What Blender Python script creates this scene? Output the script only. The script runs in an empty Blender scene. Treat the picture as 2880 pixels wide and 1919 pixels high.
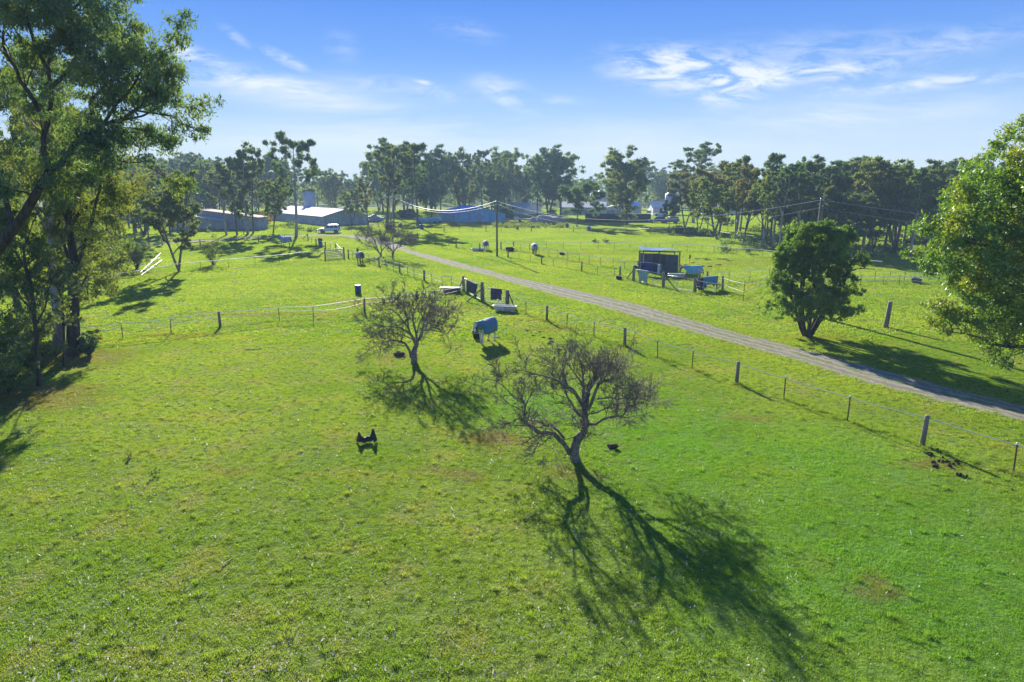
import bpy, math, random
import numpy as np
from mathutils import Vector, Matrix, Euler
sc = bpy.context.scene
R = math.radians
# ---------------------------------------------------------------- camera
FPX = 683.0; PITCH = 12.7; CAMH = 10.0
cd = bpy.data.cameras.new("camera"); cam = bpy.data.objects.new("camera", cd); sc.collection.objects.link(cam)
cd.sensor_width = 36.0; cd.lens = 36.0*FPX/1024.0; cd.clip_start = 0.1; cd.clip_end = 6000
cam.location = (0, 0, CAMH); cam.rotation_euler = (R(90-PITCH), 0, 0)
sc.camera = cam
# ---------------------------------------------------------------- exposure
sc.view_settings.view_transform = 'Standard'; sc.view_settings.look = 'None'
sc.view_settings.exposure = 1.24; sc.view_settings.gamma = 1.0; sc.view_settings.use_curve_mapping = False
sc.cycles.max_bounces = 6; sc.cycles.diffuse_bounces = 2; sc.cycles.glossy_bounces = 2
sc.cycles.transmission_bounces = 3; sc.cycles.transparent_max_bounces = 6; sc.cycles.volume_bounces = 0
sc.cycles.use_denoising = True; sc.cycles.denoiser = 'OPENIMAGEDENOISE'; sc.cycles.denoising_input_passes = 'RGB_ALBEDO_NORMAL'
# ---------------------------------------------------------------- sun
SUN_EL, SUN_AZ = 21.5, -15.0          # azimuth from +Y towards +X
sd = Vector((math.sin(R(SUN_AZ))*math.cos(R(SUN_EL)), math.cos(R(SUN_AZ))*math.cos(R(SUN_EL)), math.sin(R(SUN_EL))))
sl = bpy.data.lights.new("sun", 'SUN'); sl.energy = 5.0; sl.angle = R(0.5); sl.color = (1.0, 0.93, 0.80)
so = bpy.data.objects.new("sun", sl); sc.collection.objects.link(so)
so.rotation_euler = sd.to_track_quat('Z', 'Y').to_euler(); so.location = (0, 0, 60)
# ---------------------------------------------------------------- photo geometry (photo pixel -> place on the ground)
S = 1024/2880.0; CT, ST = math.cos(R(PITCH)), math.sin(R(PITCH))
def ray(px, py):
    du = px*S-512; dv = py*S-341
    return Vector((du, FPX*CT-dv*ST, -(FPX*ST+dv*CT)))
def G(px, py, z=0.0):
    r = ray(px, py); t = (z-CAMH)/r.z
    return Vector((r.x*t, r.y*t, z))
def AT(px, py, Y):
    r = ray(px, py); t = Y/r.y
    return Vector((r.x*t, Y, CAMH+r.z*t))
def AE(px, py):
    r = ray(px, py); return r.x/r.y, r.z/r.y
# ---------------------------------------------------------------- sky
w = bpy.data.worlds.new("World"); sc.world = w; w.use_nodes = True
nt = w.node_tree; nt.nodes.clear()
def N(t, typ, **kw):
    n = t.nodes.new(typ)
    for k, v in kw.items():
        if k.startswith('i_'): n.inputs[int(k[2:])].default_value = v
        else: setattr(n, k, v)
    return n
def L(t, a, b): t.links.new(a, b)
def Mth(t, op, a, b=None, clamp=False):
    n = t.nodes.new('ShaderNodeMath'); n.operation = op; n.use_clamp = clamp
    for i, v in enumerate((a, b)):
        if v is None: continue
        if isinstance(v, (int, float)): n.inputs[i].default_value = v
        else: t.links.new(v, n.inputs[i])
    return n.outputs[0]
sky = N(nt, 'ShaderNodeTexSky', sky_type='NISHITA', sun_disc=False, sun_elevation=R(SUN_EL), sun_rotation=R(SUN_AZ),
        altitude=50, air_density=1.0, dust_density=0.0, ozone_density=3.0)
tc = N(nt, 'ShaderNodeTexCoord'); sp = N(nt, 'ShaderNodeSeparateXYZ'); L(nt, tc.outputs['Generated'], sp.inputs[0])
yy = Mth(nt, 'MAXIMUM', sp.outputs[1], 0.05)
a_ = Mth(nt, 'DIVIDE', sp.outputs[0], yy); e_ = Mth(nt, 'DIVIDE', sp.outputs[2], yy)
cv = N(nt, 'ShaderNodeCombineXYZ'); L(nt, a_, cv.inputs[0]); L(nt, e_, cv.inputs[1])
def fib(rot, sx, sy, scale, detail, dist, seed):
    m = N(nt, 'ShaderNodeMapping'); m.inputs['Rotation'].default_value = (0, 0, R(rot)); m.inputs['Scale'].default_value = (sx, sy, 1)
    m.inputs['Location'].default_value = (seed, seed*.7, 0)
    L(nt, cv.outputs[0], m.inputs[0])
    n = N(nt, 'ShaderNodeTexNoise'); n.inputs['Scale'].default_value = scale; n.inputs['Detail'].default_value = detail
    n.inputs['Roughness'].default_value = .68; n.inputs['Distortion'].default_value = dist
    L(nt, m.outputs[0], n.inputs['Vector']); return n.outputs['Fac']
f1 = fib(7, 2.2, 8.5, 6.0, 12, .55, 1.3); f2 = fib(-28, 3.0, 12, 5, 12, .4, 5.1); f3 = fib(0, .8, 6, 2.0, 5, .3, 9.4)
tot = None
# (centre px, centre py, half width px, half height px, tilt deg, strength, fibre)
CLOUDS = [(1930, 200, 300, 85, -6, .95, f1), (2280, 205, 380, 44, 3, .70, f1), (2060, 265, 170, 55, 8, .55, f1), (2600, 232, 420, 30, 5, .60, f1), (2700, 120, 380, 60, 12, .22, f1),
          (800, 165, 90, 22, -25, .6, f2), (540, 148, 100, 28, -12, .75, f1), (660, 100, 70, 20, -38, .35, f2),
          (1400, 245, 120, 45, -10, .42, f1), (1440, 290, 90, 26, -22, .42, f2), (1310, 85, 130, 40, -12, .20, f1), (1560, 280, 130, 18, -3, .40, f1),
          (1190, 231, 40, 8, -8, .45, f1), (800, 260, 520, 75, -8, .50, f3), (700, 215, 420, 40, -12, .45, f1), (1150, 250, 300, 40, -8, .35, f1), (2250, 150, 600, 80, 4, .28, f1), (1400, 355, 200, 12, -2, .35, f3), (960, 130, 70, 60, -40, .18, f2),
          (1700, 400, 1700, 110, 0, .34, f3), (2500, 300, 600, 70, 2, .40, f3), (900, 380, 900, 60, 0, .35, f3), (2300, 330, 500, 40, 2, .22, f3), (620, 230, 260, 30, -8, .35, f1), (1000, 310, 380, 30, -3, .25, f3)]
for (px, py, wx, wy, rot, st, fb) in CLOUDS:
    a0, e0 = AE(px, py); a1, _ = AE(px+wx, py); _, e1 = AE(px, py-wy)
    m = N(nt, 'ShaderNodeMapping', vector_type='TEXTURE'); m.inputs['Location'].default_value = (a0, e0, 0)
    m.inputs['Rotation'].default_value = (0, 0, R(rot)); m.inputs['Scale'].default_value = (abs(a1-a0), abs(e1-e0), 1)
    L(nt, cv.outputs[0], m.inputs[0])
    ln = N(nt, 'ShaderNodeVectorMath', operation='LENGTH'); L(nt, m.outputs[0], ln.inputs[0])
    mr = N(nt, 'ShaderNodeMapRange', interpolation_type='SMOOTHSTEP'); L(nt, ln.outputs['Value'], mr.inputs[0])
    mr.inputs[1].default_value = 1.15; mr.inputs[2].default_value = 0.0
    q = Mth(nt, 'SUBTRACT', fb, .5); q = Mth(nt, 'MULTIPLY', q, 4.6); q = Mth(nt, 'ADD', q, .45, True)
    v = Mth(nt, 'MULTIPLY', Mth(nt, 'MULTIPLY', mr.outputs[0], q), st)
    tot = v if tot is None else Mth(nt, 'ADD', tot, v)
tot = Mth(nt, 'MINIMUM', Mth(nt, 'MULTIPLY', tot, 1.25), 0.92)
STR = 0.06
hs = N(nt, 'ShaderNodeHueSaturation'); hs.inputs['Saturation'].default_value = 1.15
L(nt, sky.outputs[0], hs.inputs['Color'])
# clear winter-morning air: deep blue overhead, pale at the horizon
cr = N(nt, 'ShaderNodeValToRGB'); L(nt, sp.outputs[2], cr.inputs[0])
stops = [(0.0, (.375, .42, .49)), (.05, (.30, .375, .49)), (.11, (.175, .285, .48)), (.17, (.085, .195, .47)), (.25, (.042, .130, .45)), (.6, (.03, .09, .33)), (1.0, (.02, .06, .24))]
el = cr.color_ramp.elements
el[0].position, el[0].color = stops[0][0], (*stops[0][1], 1); el[1].position, el[1].color = stops[-1][0], (*stops[-1][1], 1)
for p_, c_ in stops[1:-1]: e2 = el.new(p_); e2.color = (*c_, 1)
sca = N(nt, 'ShaderNodeMix', data_type='RGBA', blend_type='MULTIPLY'); sca.inputs[0].default_value = 1; sca.clamp_result = False
L(nt, cr.outputs[0], sca.inputs[6]); sca.inputs[7].default_value = (.86/STR, .85/STR, .85/STR, 1)
base = N(nt, 'ShaderNodeMix', data_type='RGBA'); base.inputs[0].default_value = .13; L(nt, sca.outputs[2], base.inputs[6]); L(nt, hs.outputs[0], base.inputs[7])
mx = N(nt, 'ShaderNodeMix', data_type='RGBA'); L(nt, tot, mx.inputs[0]); L(nt, base.outputs[2], mx.inputs[6])
mx.inputs[7].default_value = (.395/STR, .42/STR, .46/STR, 1)
bg = N(nt, 'ShaderNodeBackground'); bg.inputs['Strength'].default_value = STR; L(nt, mx.outputs[2], bg.inputs[0])
wo = N(nt, 'ShaderNodeOutputWorld'); L(nt, bg.outputs[0], wo.inputs[0])
# ================================================================ helpers
C = sc.collection
rng = np.random.default_rng(7); rnd = random.Random(11)
MATS = {}
def newmat(name):
    m = bpy.data.materials.new(name); m.use_nodes = True; m.node_tree.nodes.clear(); MATS[name] = m
    return m, m.node_tree
def mixc(t, f, a, b):
    n = t.nodes.new('ShaderNodeMix'); n.data_type = 'RGBA'
    for i, v in ((0, f), (6, a), (7, b)):
        if isinstance(v, (int, float)): n.inputs[i].default_value = v
        elif isinstance(v, tuple): n.inputs[i].default_value = (*v[:3], 1)
        else: t.links.new(v, n.inputs[i])
    return n.outputs[2]
def noise(t, vec, scale, detail=3, rough=.55, dist=0):
    n = t.nodes.new('ShaderNodeTexNoise'); n.inputs['Scale'].default_value = scale; n.inputs['Detail'].default_value = detail
    n.inputs['Roughness'].default_value = rough; n.inputs['Distortion'].default_value = dist
    if vec is not None: t.links.new(vec, n.inputs['Vector'])
    return n.outputs['Fac']
def ramp(t, f, lo, hi):
    n = t.nodes.new('ShaderNodeMapRange'); n.interpolation_type = 'SMOOTHSTEP'; t.links.new(f, n.inputs[0])
    n.inputs[1].default_value = lo; n.inputs[2].default_value = hi; return n.outputs[0]
def plain(name, c, c2=None, scale=3.0, rough=.8, metal=0.0, bump=0.0, lo=.4, hi=.65, detail=5, stretch=(1, 1, 1), spec=.3, wave=None, trans=0.0):
    m, t = newmat(name)
    p = t.nodes.new('ShaderNodeBsdfPrincipled'); o = t.nodes.new('ShaderNodeOutputMaterial')
    tc = t.nodes.new('ShaderNodeTexCoord'); mp = t.nodes.new('ShaderNodeMapping'); mp.inputs['Scale'].default_value = stretch
    t.links.new(tc.outputs['Object'], mp.inputs[0])
    c2 = c2 or tuple(x*.8 for x in c)
    f = noise(t, mp.outputs[0], scale, detail)
    col = mixc(t, ramp(t, f, lo, hi), c, c2)
    p.inputs['Roughness'].default_value = rough; p.inputs['Metallic'].default_value = metal
    p.inputs['Specular IOR Level'].default_value = spec
    h = None
    if bump:
        h = noise(t, mp.outputs[0], scale*5, 6)
    if wave:
        wv = t.nodes.new('ShaderNodeTexWave'); wv.wave_type = 'BANDS'; wv.bands_direction = wave[0]; wv.inputs['Scale'].default_value = wave[1]
        t.links.new(tc.outputs['Object'], wv.inputs['Vector'])
        h = wv.outputs['Fac'] if h is None else Mth(t, 'ADD', h, wv.outputs['Fac'])
        col = mixc(t, Mth(t, 'MULTIPLY', wv.outputs['Fac'], wave[2]), col, tuple(x*.55 for x in c2))
    t.links.new(col, p.inputs['Base Color'])
    if h is not None:
        b = t.nodes.new('ShaderNodeBump'); b.inputs['Strength'].default_value = bump or .5; b.inputs['Distance'].default_value = .03
        t.links.new(h, b.inputs['Height']); t.links.new(b.outputs[0], p.inputs['Normal'])
    if trans:
        tr = t.nodes.new('ShaderNodeBsdfTranslucent'); t.links.new(col, tr.inputs[0])
        ms = t.nodes.new('ShaderNodeMixShader'); ms.inputs[0].default_value = trans
        t.links.new(p.outputs[0], ms.inputs[1]); t.links.new(tr.outputs[0], ms.inputs[2]); t.links.new(ms.outputs[0], o.inputs[0])
    else: t.links.new(p.outputs[0], o.inputs[0])
    return m
def leafmat(name, c1, c2, c3, trans=.45, tcol=1.5, gloss=.08, objvar=.5, k=1.55):
    if name != 'dry_leaf_litter': c1, c2, c3 = [tuple(v*k for v in c) for c in (c1, c2, c3)]
    m, t = newmat(name)
    g = t.nodes.new('ShaderNodeNewGeometry'); oi = t.nodes.new('ShaderNodeObjectInfo')
    col = mixc(t, g.outputs['Random Per Island'], c1, c2)
    n = noise(t, g.outputs['Position'], .45, 3)
    col = mixc(t, ramp(t, n, .42, .68), col, c3)
    hv = t.nodes.new('ShaderNodeHueSaturation'); t.links.new(col, hv.inputs['Color'])
    t.links.new(Mth(t, 'ADD', Mth(t, 'MULTIPLY', oi.outputs['Random'], .035*objvar), .5-.012*objvar), hv.inputs['Hue'])
    t.links.new(Mth(t, 'ADD', Mth(t, 'MULTIPLY', oi.outputs['Random'], .6*objvar), 1-.3*objvar), hv.inputs['Value'])
    df = t.nodes.new('ShaderNodeBsdfDiffuse'); t.links.new(hv.outputs[0], df.inputs[0])
    tr = t.nodes.new('ShaderNodeBsdfTranslucent')
    tm = t.nodes.new('ShaderNodeMix'); tm.data_type = 'RGBA'; tm.blend_type = 'MULTIPLY'; tm.inputs[0].default_value = 1
    t.links.new(hv.outputs[0], tm.inputs[6]); tm.inputs[7].default_value = (tcol*1.15, tcol*1.15, tcol*.35, 1)
    t.links.new(tm.outputs[2], tr.inputs[0])
    a = t.nodes.new('ShaderNodeMixShader'); a.inputs[0].default_value = trans; t.links.new(df.outputs[0], a.inputs[1]); t.links.new(tr.outputs[0], a.inputs[2])
    gl = t.nodes.new('ShaderNodeBsdfGlossy'); gl.inputs['Roughness'].default_value = .5; gl.inputs[0].default_value = (.45, .47, .42, 1)
    b = t.nodes.new('ShaderNodeMixShader'); b.inputs[0].default_value = gloss; t.links.new(a.outputs[0], b.inputs[1]); t.links.new(gl.outputs[0], b.inputs[2])
    o = t.nodes.new('ShaderNodeOutputMaterial'); t.links.new(b.outputs[0], o.inputs[0])
    return m

def meshnp(name, V, F, mat=None, smooth=False, midx=None, mats=None):
    """V (n,3), F (m,k) array or list of index lists"""
    me = bpy.data.meshes.new(name)
    if isinstance(F, np.ndarray):
        V = np.ascontiguousarray(V, dtype=np.float32); k = F.shape[1]
        me.vertices.add(len(V)); me.vertices.foreach_set('co', V.ravel())
        me.loops.add(F.size); me.loops.foreach_set('vertex_index', F.ravel().astype(np.int32))
        me.polygons.add(len(F)); me.polygons.foreach_set('loop_start', (np.arange(len(F))*k).astype(np.int32))
        me.polygons.foreach_set('loop_total', np.full(len(F), k, dtype=np.int32))
        me.update(calc_edges=True)
    else:
        me.from_pydata([tuple(v) for v in V], [], F); me.update()
    for m in (mats or ([mat] if mat else [])): me.materials.append(m)
    if midx is not None: me.polygons.foreach_set('material_index', midx)
    if smooth: me.polygons.foreach_set('use_smooth', np.ones(len(me.polygons), dtype=bool))
    return me
def link(name, data, parent=None, loc=None, rotz=None):
    o = bpy.data.objects.new(name, data); C.objects.link(o)
    if parent is not None: o.parent = parent
    if loc is not None: o.location = loc
    if rotz is not None: o.rotation_euler = (0, 0, rotz)
    return o
def tag(o, label=None, cat=None, group=None, kind=None):
    if label: o['label'] = label
    if cat: o['category'] = cat
    if group: o['group'] = group
    if kind: o['kind'] = kind
    return o
def thing(name, label, cat, loc=(0, 0, 0), rotz=0, group=None):
    o = link(name, None, None, loc, rotz); o.empty_display_size = .3
    return tag(o, label, cat, group)
def dup(root, loc, rotz, scale=None, label=None, group=None):
    r = root.copy(); C.objects.link(r); r.location = loc; r.rotation_euler = (0, 0, rotz)
    if scale is not None: r.scale = scale
    if label: r['label'] = label
    if group: r['group'] = group
    for ch in list(root.children):
        c = ch.copy(); C.objects.link(c); c.parent = r
        for g in list(ch.children):
            d = g.copy(); C.objects.link(d); d.parent = c
    return r

class MB:
    def __init__(s): s.V = []; s.F = []
    def add(s, V, F):
        n = len(s.V); s.V += [tuple(v) for v in V]; s.F += [[i+n for i in f] for f in F]; return s
    def box(s, c, d, rz=0, M=None):
        hx, hy, hz = d[0]/2, d[1]/2, d[2]/2; V = []
        for x, y, z in ((-1,-1,-1),(1,-1,-1),(1,1,-1),(-1,1,-1),(-1,-1,1),(1,-1,1),(1,1,1),(-1,1,1)):
            v = Vector((x*hx, y*hy, z*hz))
            if M is not None: v = M @ v
            elif rz: v = Matrix.Rotation(rz, 3, 'Z') @ v
            V.append(v+Vector(c))
        return s.add(V, [[0,3,2,1],[4,5,6,7],[0,1,5,4],[1,2,6,5],[2,3,7,6],[3,0,4,7]])
    def tube(s, pts, rad, k=6, cap=True):
        pts = [Vector(p) for p in pts]; n = len(pts)
        if not hasattr(rad, '__len__'): rad = [rad]*n
        V = []; F = []; up = None
        for i, p in enumerate(pts):
            d = (pts[min(i+1, n-1)]-pts[max(i-1, 0)]).normalized()
            if up is None: up = d.orthogonal().normalized()
            up = (up-d*up.dot(d)).normalized(); sd_ = d.cross(up)
            for j in range(k):
                a = 2*math.pi*j/k; V.append(p+(up*math.cos(a)+sd_*math.sin(a))*rad[i])
        for i in range(n-1):
            for j in range(k):
                F.append([i*k+j, i*k+(j+1)%k, (i+1)*k+(j+1)%k, (i+1)*k+j])
        if cap: F.append(list(range(k))[::-1]); F.append([(n-1)*k+j for j in range(k)])
        return s.add(V, F)
    def loft(s, rings, cap=True):
        k = len(rings[0]); V = [v for r in rings for v in r]; F = []
        for i in range(len(rings)-1):
            for j in range(k): F.append([i*k+j, i*k+(j+1)%k, (i+1)*k+(j+1)%k, (i+1)*k+j])
        if cap: F.append(list(range(k))[::-1]); F.append([(len(rings)-1)*k+j for j in range(k)])
        return s.add(V, F)
    def prism(s, prof, y0, y1):   # profile in x,z extruded along y
        k = len(prof); V = [(x, y0, z) for x, z in prof]+[(x, y1, z) for x, z in prof]
        F = [[j, (j+1)%k, k+(j+1)%k, k+j] for j in range(k)]+[list(range(k))[::-1], [k+j for j in range(k)]]
        return s.add(V, F)
    def build(s, name, mat, parent=None, smooth=False, loc=None, rotz=None, bevel=0):
        me = meshnp(name, s.V, s.F, mat, smooth); o = link(name, me, parent, loc, rotz)
        if bevel:
            b = o.modifiers.new('b', 'BEVEL'); b.width = bevel; b.segments = 2; b.limit_method = 'ANGLE'
        return o

def segs(P0, P1, r0, r1, k=3):
    P0 = np.asarray(P0, float); P1 = np.asarray(P1, float); r0 = np.asarray(r0, float); r1 = np.asarray(r1, float)
    d = P1-P0; d /= np.linalg.norm(d, axis=1, keepdims=True)+1e-9
    ref = np.where(np.abs(d[:, 2:3]) > .9, np.array([[1., 0, 0]]), np.array([[0, 0, 1.]]))
    u = np.cross(d, ref); u /= np.linalg.norm(u, axis=1, keepdims=True)+1e-9; v = np.cross(d, u)
    n = len(P0); V = np.zeros((n, 2*k, 3))
    for j in range(k):
        a = 2*math.pi*j/k; o = u*math.cos(a)+v*math.sin(a)
        V[:, j] = P0+o*r0[:, None]; V[:, k+j] = P1+o*r1[:, None]
    base = (np.arange(n)*2*k)[:, None]
    F = np.concatenate([base+np.array([[j, (j+1) % k, k+(j+1) % k, k+j]]) for j in range(k)], 0)
    return V.reshape(-1, 3), F

class Skel:
    """branch skeleton: segments and tips"""
    def __init__(s, seed): s.r = random.Random(seed); s.S = []; s.tips = []
    def limb(s, pts, r0, r1):
        n = len(pts)-1
        for i in range(n):
            a = r0+(r1-r0)*i/n; b = r0+(r1-r0)*(i+1)/n; s.S.append((pts[i], pts[i+1], a, b))
    def path(s, p, d, Ln, r0, r1, n, wob, trop):
        pts = [Vector(p)]; d = Vector(d).normalized(); r = s.r
        for i in range(n):
            d = (d+Vector((r.gauss(0, wob), r.gauss(0, wob), r.gauss(0, wob)+trop))).normalized()
            pts.append(pts[-1]+d*(Ln/n))
        s.limb(pts, r0, r1); return pts
    def rdir(s, d, ang):
        d = Vector(d).normalized(); o = d.orthogonal().normalized(); o.rotate(Matrix.Rotation(s.r.uniform(0, 6.283), 3, d))
        return (d*math.cos(ang)+o*math.sin(ang)).normalized()
    def mesh(s, name, mat, k=5, kthin=3, thin=.05):
        A = [q for q in s.S if max(q[2], q[3]) > thin]; B = [q for q in s.S if max(q[2], q[3]) <= thin]
        Vs = []; Fs = []; n = 0
        for Q, kk in ((A, k), (B, kthin)):
            if not Q: continue
            V, F = segs([q[0] for q in Q], [q[1] for q in Q], [q[2] for q in Q], [q[3] for q in Q], kk)
            Vs.append(V); Fs.append(F+n); n += len(V)
        return meshnp(name, np.concatenate(Vs), np.concatenate(Fs), mat, smooth=True)

def leaves(name, mat, centres, radii, per, ln, wd, droop=.3, flat=.7, seed=0, shell=.5, jitter=.35, spr=.21):
    g = np.random.default_rng(seed); c = np.asarray([tuple(x) for x in centres], float); n = len(c)
    rad = np.broadcast_to(np.asarray(radii, float), (n,)); cnt = np.maximum(3, (per*(rad/rad.mean())**2).astype(int)) if n else 0
    idx = np.repeat(np.arange(n), cnt); m = len(idx)
    ns = 8; sd3 = g.normal(size=(n, ns, 3)); sd3 /= np.linalg.norm(sd3, axis=2, keepdims=True); sd3 *= (g.random((n, ns, 1))**shell)*rad[:, None, None]*.85
    st3 = np.exp(g.normal(size=(n, 3))*.22); sub = sd3*st3[:, None, :]; sub[:, :, 2] *= flat
    k8 = g.integers(0, ns, m); p = c[idx]+sub[idx, k8]+g.normal(size=(m, 3))*(rad[idx]*spr)[:, None]*np.array([1, 1, .8])
    ax = g.normal(size=(m, 3)); ax[:, 2] -= droop*2; ax /= np.linalg.norm(ax, axis=1, keepdims=True)
    o = g.normal(size=(m, 3)); s_ = np.cross(ax, o); s_ /= np.linalg.norm(s_, axis=1, keepdims=True)
    sz = (1+g.normal(size=m)*jitter).clip(.4, 1.9)[:, None]; a = ax*ln*.5*sz; b = s_*wd*.5*sz
    V = np.stack([p-a, p+b, p+a, p-b], 1).reshape(-1, 3)
    F = (np.arange(m)*4)[:, None]+np.arange(4)[None, :]
    return meshnp(name, V, F, mat)

# ================================================================ materials
gm_patches = [  # dry or bare patches: px, py, half width m, half depth m, strength
    (1400, 1235, 1.7, 1.1, .8), (1290, 1330, 1.3, .7, .6), (1500, 1190, .9, .8, .6), (650, 1320, 1.0, .5, .45), (1180, 1330, .8, .4, .45),
    (1110, 1005, 2.0, 1.2, .45), (1620, 1330, 1.2, .8, .5), (1020, 850, 4, 2.5, .35), (1560, 925, 3.0, 1.5, .45), (1480, 900, 3, 1.2, .4),
    (770, 885, 8, 1.0, .5), (520, 945, 4, .8, .5), (1960, 750, 5, 3, .45), (1880, 785, 4, 1.5, .4), (330, 770, 5, 4, .65), (160, 1010, 5, 3, .75), (60, 1120, 4, 3, .8),
    (2440, 1640, .8, .6, .5), (2120, 1180, 1.6, .5, .35), (2300, 950, 2.5, 1.5, .5), (2650, 1310, 1.2, .7, .6), (1650, 712, 14, 3, .35), (1700, 735, 12, 3, .3), (920, 742, 5, 1, .4),
    (1500, 625, 40, 12, .45), (1250, 640, 25, 7, .6), (900, 668, 30, 4, .4), (1750, 655, 35, 6, .3), (2450, 740, 30, 6, .35), (1220, 862, 9, .5, .55), (1330, 870, 4, .5, .6)]
def grass_colour(t, pos, g1, g2, dry, dark):
    n1 = noise(t, pos, .09, 4, .6); n2 = noise(t, pos, .5, 4, .6); n3 = noise(t, pos, 3.4, 5, .72)
    col = mixc(t, ramp(t, n1, .38, .62), g1, g2)
    col = mixc(t, Mth(t, 'MULTIPLY', ramp(t, n2, .46, .70), .7), col, dry)
    col = mixc(t, Mth(t, 'MULTIPLY', ramp(t, n3, .50, .62), .95), col, dark)
    tot = None; sx = t.nodes.new('ShaderNodeVectorMath'); sx.operation = 'ADD'
    wn = t.nodes.new('ShaderNodeTexNoise'); wn.inputs['Scale'].default_value = .7; wn.inputs['Detail'].default_value = 5; t.links.new(pos, wn.inputs['Vector'])
    wm = t.nodes.new('ShaderNodeVectorMath'); wm.operation = 'MULTIPLY_ADD'; t.links.new(wn.outputs['Color'], wm.inputs[0])
    wm.inputs[1].default_value = (3, 3, 0); t.links.new(pos, wm.inputs[2]); wp = wm.outputs[0]
    lush = None
    for (px, py, hx, hy) in ((2550, 1600, 8, 8), (1900, 1250, 4, 7), (2300, 1300, 5, 5), (1560, 1150, 4, 4)):
        c = G(px, py); m = t.nodes.new('ShaderNodeMapping'); m.vector_type = 'TEXTURE'; m.inputs['Location'].default_value = (c.x+1.5, c.y+1.5, 0); m.inputs['Scale'].default_value = (hx, hy, 1e3); t.links.new(wp, m.inputs[0])
        ln = t.nodes.new('ShaderNodeVectorMath'); ln.operation = 'LENGTH'; t.links.new(m.outputs[0], ln.inputs[0])
        mr = t.nodes.new('ShaderNodeMapRange'); mr.interpolation_type = 'SMOOTHSTEP'; t.links.new(ln.outputs['Value'], mr.inputs[0]); mr.inputs[1].default_value = 1.7; mr.inputs[2].default_value = 0
        lush = mr.outputs[0] if lush is None else Mth(t, 'MAXIMUM', lush, mr.outputs[0])
    col = mixc(t, Mth(t, 'MULTIPLY', lush, Mth(t, 'ADD', Mth(t, 'MULTIPLY', ramp(t, n2, .3, .6), .45), .25)), col, (g1[0]*.62, g1[1]*1.12, g1[2]))
    for (px, py, hx, hy, st) in gm_patches:
        c = G(px, py); m = t.nodes.new('ShaderNodeMapping'); m.vector_type = 'TEXTURE'
        m.inputs['Location'].default_value = (c.x+1.5, c.y+1.5, 0); m.inputs['Scale'].default_value = (hx, hy, 1e3); t.links.new(wp, m.inputs[0])
        ln = t.nodes.new('ShaderNodeVectorMath'); ln.operation = 'LENGTH'; t.links.new(m.outputs[0], ln.inputs[0])
        mr = t.nodes.new('ShaderNodeMapRange'); mr.interpolation_type = 'SMOOTHSTEP'; t.links.new(ln.outputs['Value'], mr.inputs[0])
        mr.inputs[1].default_value = 1.3; mr.inputs[2].default_value = .2; mr.inputs[4].default_value = st
        tot = mr.outputs[0] if tot is None else Mth(t, 'MAXIMUM', tot, mr.outputs[0])
    f = Mth(t, 'MULTIPLY', tot, Mth(t, 'ADD', ramp(t, n3, .3, .62), .45), True)
    return mixc(t, f, col, (.20, .165, .065)), n3, tot
def make_ground_mat():
    m, t = newmat('pasture'); g = t.nodes.new('ShaderNodeNewGeometry'); pos = g.outputs['Position']
    col, n3, tot = grass_colour(t, pos, GG1, GG2, GDRY, GDARK)
    p = t.nodes.new('ShaderNodeBsdfPrincipled'); p.inputs['Roughness'].default_value = 1; p.inputs['Specular IOR Level'].default_value = 0.05
    t.links.new(col, p.inputs['Base Color'])
    h = Mth(t, 'ADD', noise(t, pos, 5, 6, .7), Mth(t, 'MULTIPLY', noise(t, pos, .8, 3), 1.5))
    b = t.nodes.new('ShaderNodeBump'); b.inputs['Strength'].default_value = .9; b.inputs['Distance'].default_value = .16
    t.links.new(h, b.inputs['Height']); t.links.new(b.outputs[0], p.inputs['Normal'])
    o = t.nodes.new('ShaderNodeOutputMaterial'); t.links.new(p.outputs[0], o.inputs[0]); return m
def make_blade_mat(name, k=1.0, trans=.5):
    m, t = newmat(name); g = t.nodes.new('ShaderNodeNewGeometry'); pos = g.outputs['Position']
    s_ = lambda c: tuple(x*k for x in c)
    col, n3, tot = grass_colour(t, pos, s_(BG1), s_(BG2), s_(BDRY), s_(BDARK))
    col = mixc(t, Mth(t, 'MULTIPLY', ramp(t, g.outputs['Random Per Island'], .55, 1), .35), col, s_((.30, .30, .06)))
    df = t.nodes.new('ShaderNodeBsdfDiffuse'); t.links.new(col, df.inputs[0])
    tr = t.nodes.new('ShaderNodeBsdfTranslucent'); tm = t.nodes.new('ShaderNodeMix'); tm.data_type = 'RGBA'; tm.blend_type = 'MULTIPLY'; tm.inputs[0].default_value = 1
    t.links.new(col, tm.inputs[6]); tm.inputs[7].default_value = (1.7, 1.75, .7, 1); t.links.new(tm.outputs[2], tr.inputs[0])
    a = t.nodes.new('ShaderNodeMixShader'); a.inputs[0].default_value = trans; t.links.new(df.outputs[0], a.inputs[1]); t.links.new(tr.outputs[0], a.inputs[2])
    o = t.nodes.new('ShaderNodeOutputMaterial'); t.links.new(a.outputs[0], o.inputs[0]); return m
GG1, GG2, GDRY, GDARK = (.150, .235, .030), (.210, .285, .045), (.25, .26, .08), (.085, .135, .02)
BG1, BG2, BDRY, BDARK = (.170, .280, .032), (.255, .345, .050), (.33, .32, .10), (.095, .15, .022)
M_ground = make_ground_mat(); M_blade = make_blade_mat('grass_blades')
M_blade_far = make_blade_mat('far_grass_blades', 1.08)
M_weed = make_blade_mat('rough_grass', .8)
M_bark = plain('gum_bark', (.20, .165, .135), (.09, .07, .055), 2.5, .9, bump=.5, stretch=(1, 1, .25))
M_barkpale = plain('pale_bark', (.46, .41, .35), (.22, .17, .13), 1.6, .85, bump=.3, stretch=(1, 1, .3))
M_barkdark = plain('dark_bark', (.095, .075, .06), (.045, .035, .028), 4, .95, bump=.6, stretch=(1, 1, .25))
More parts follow.
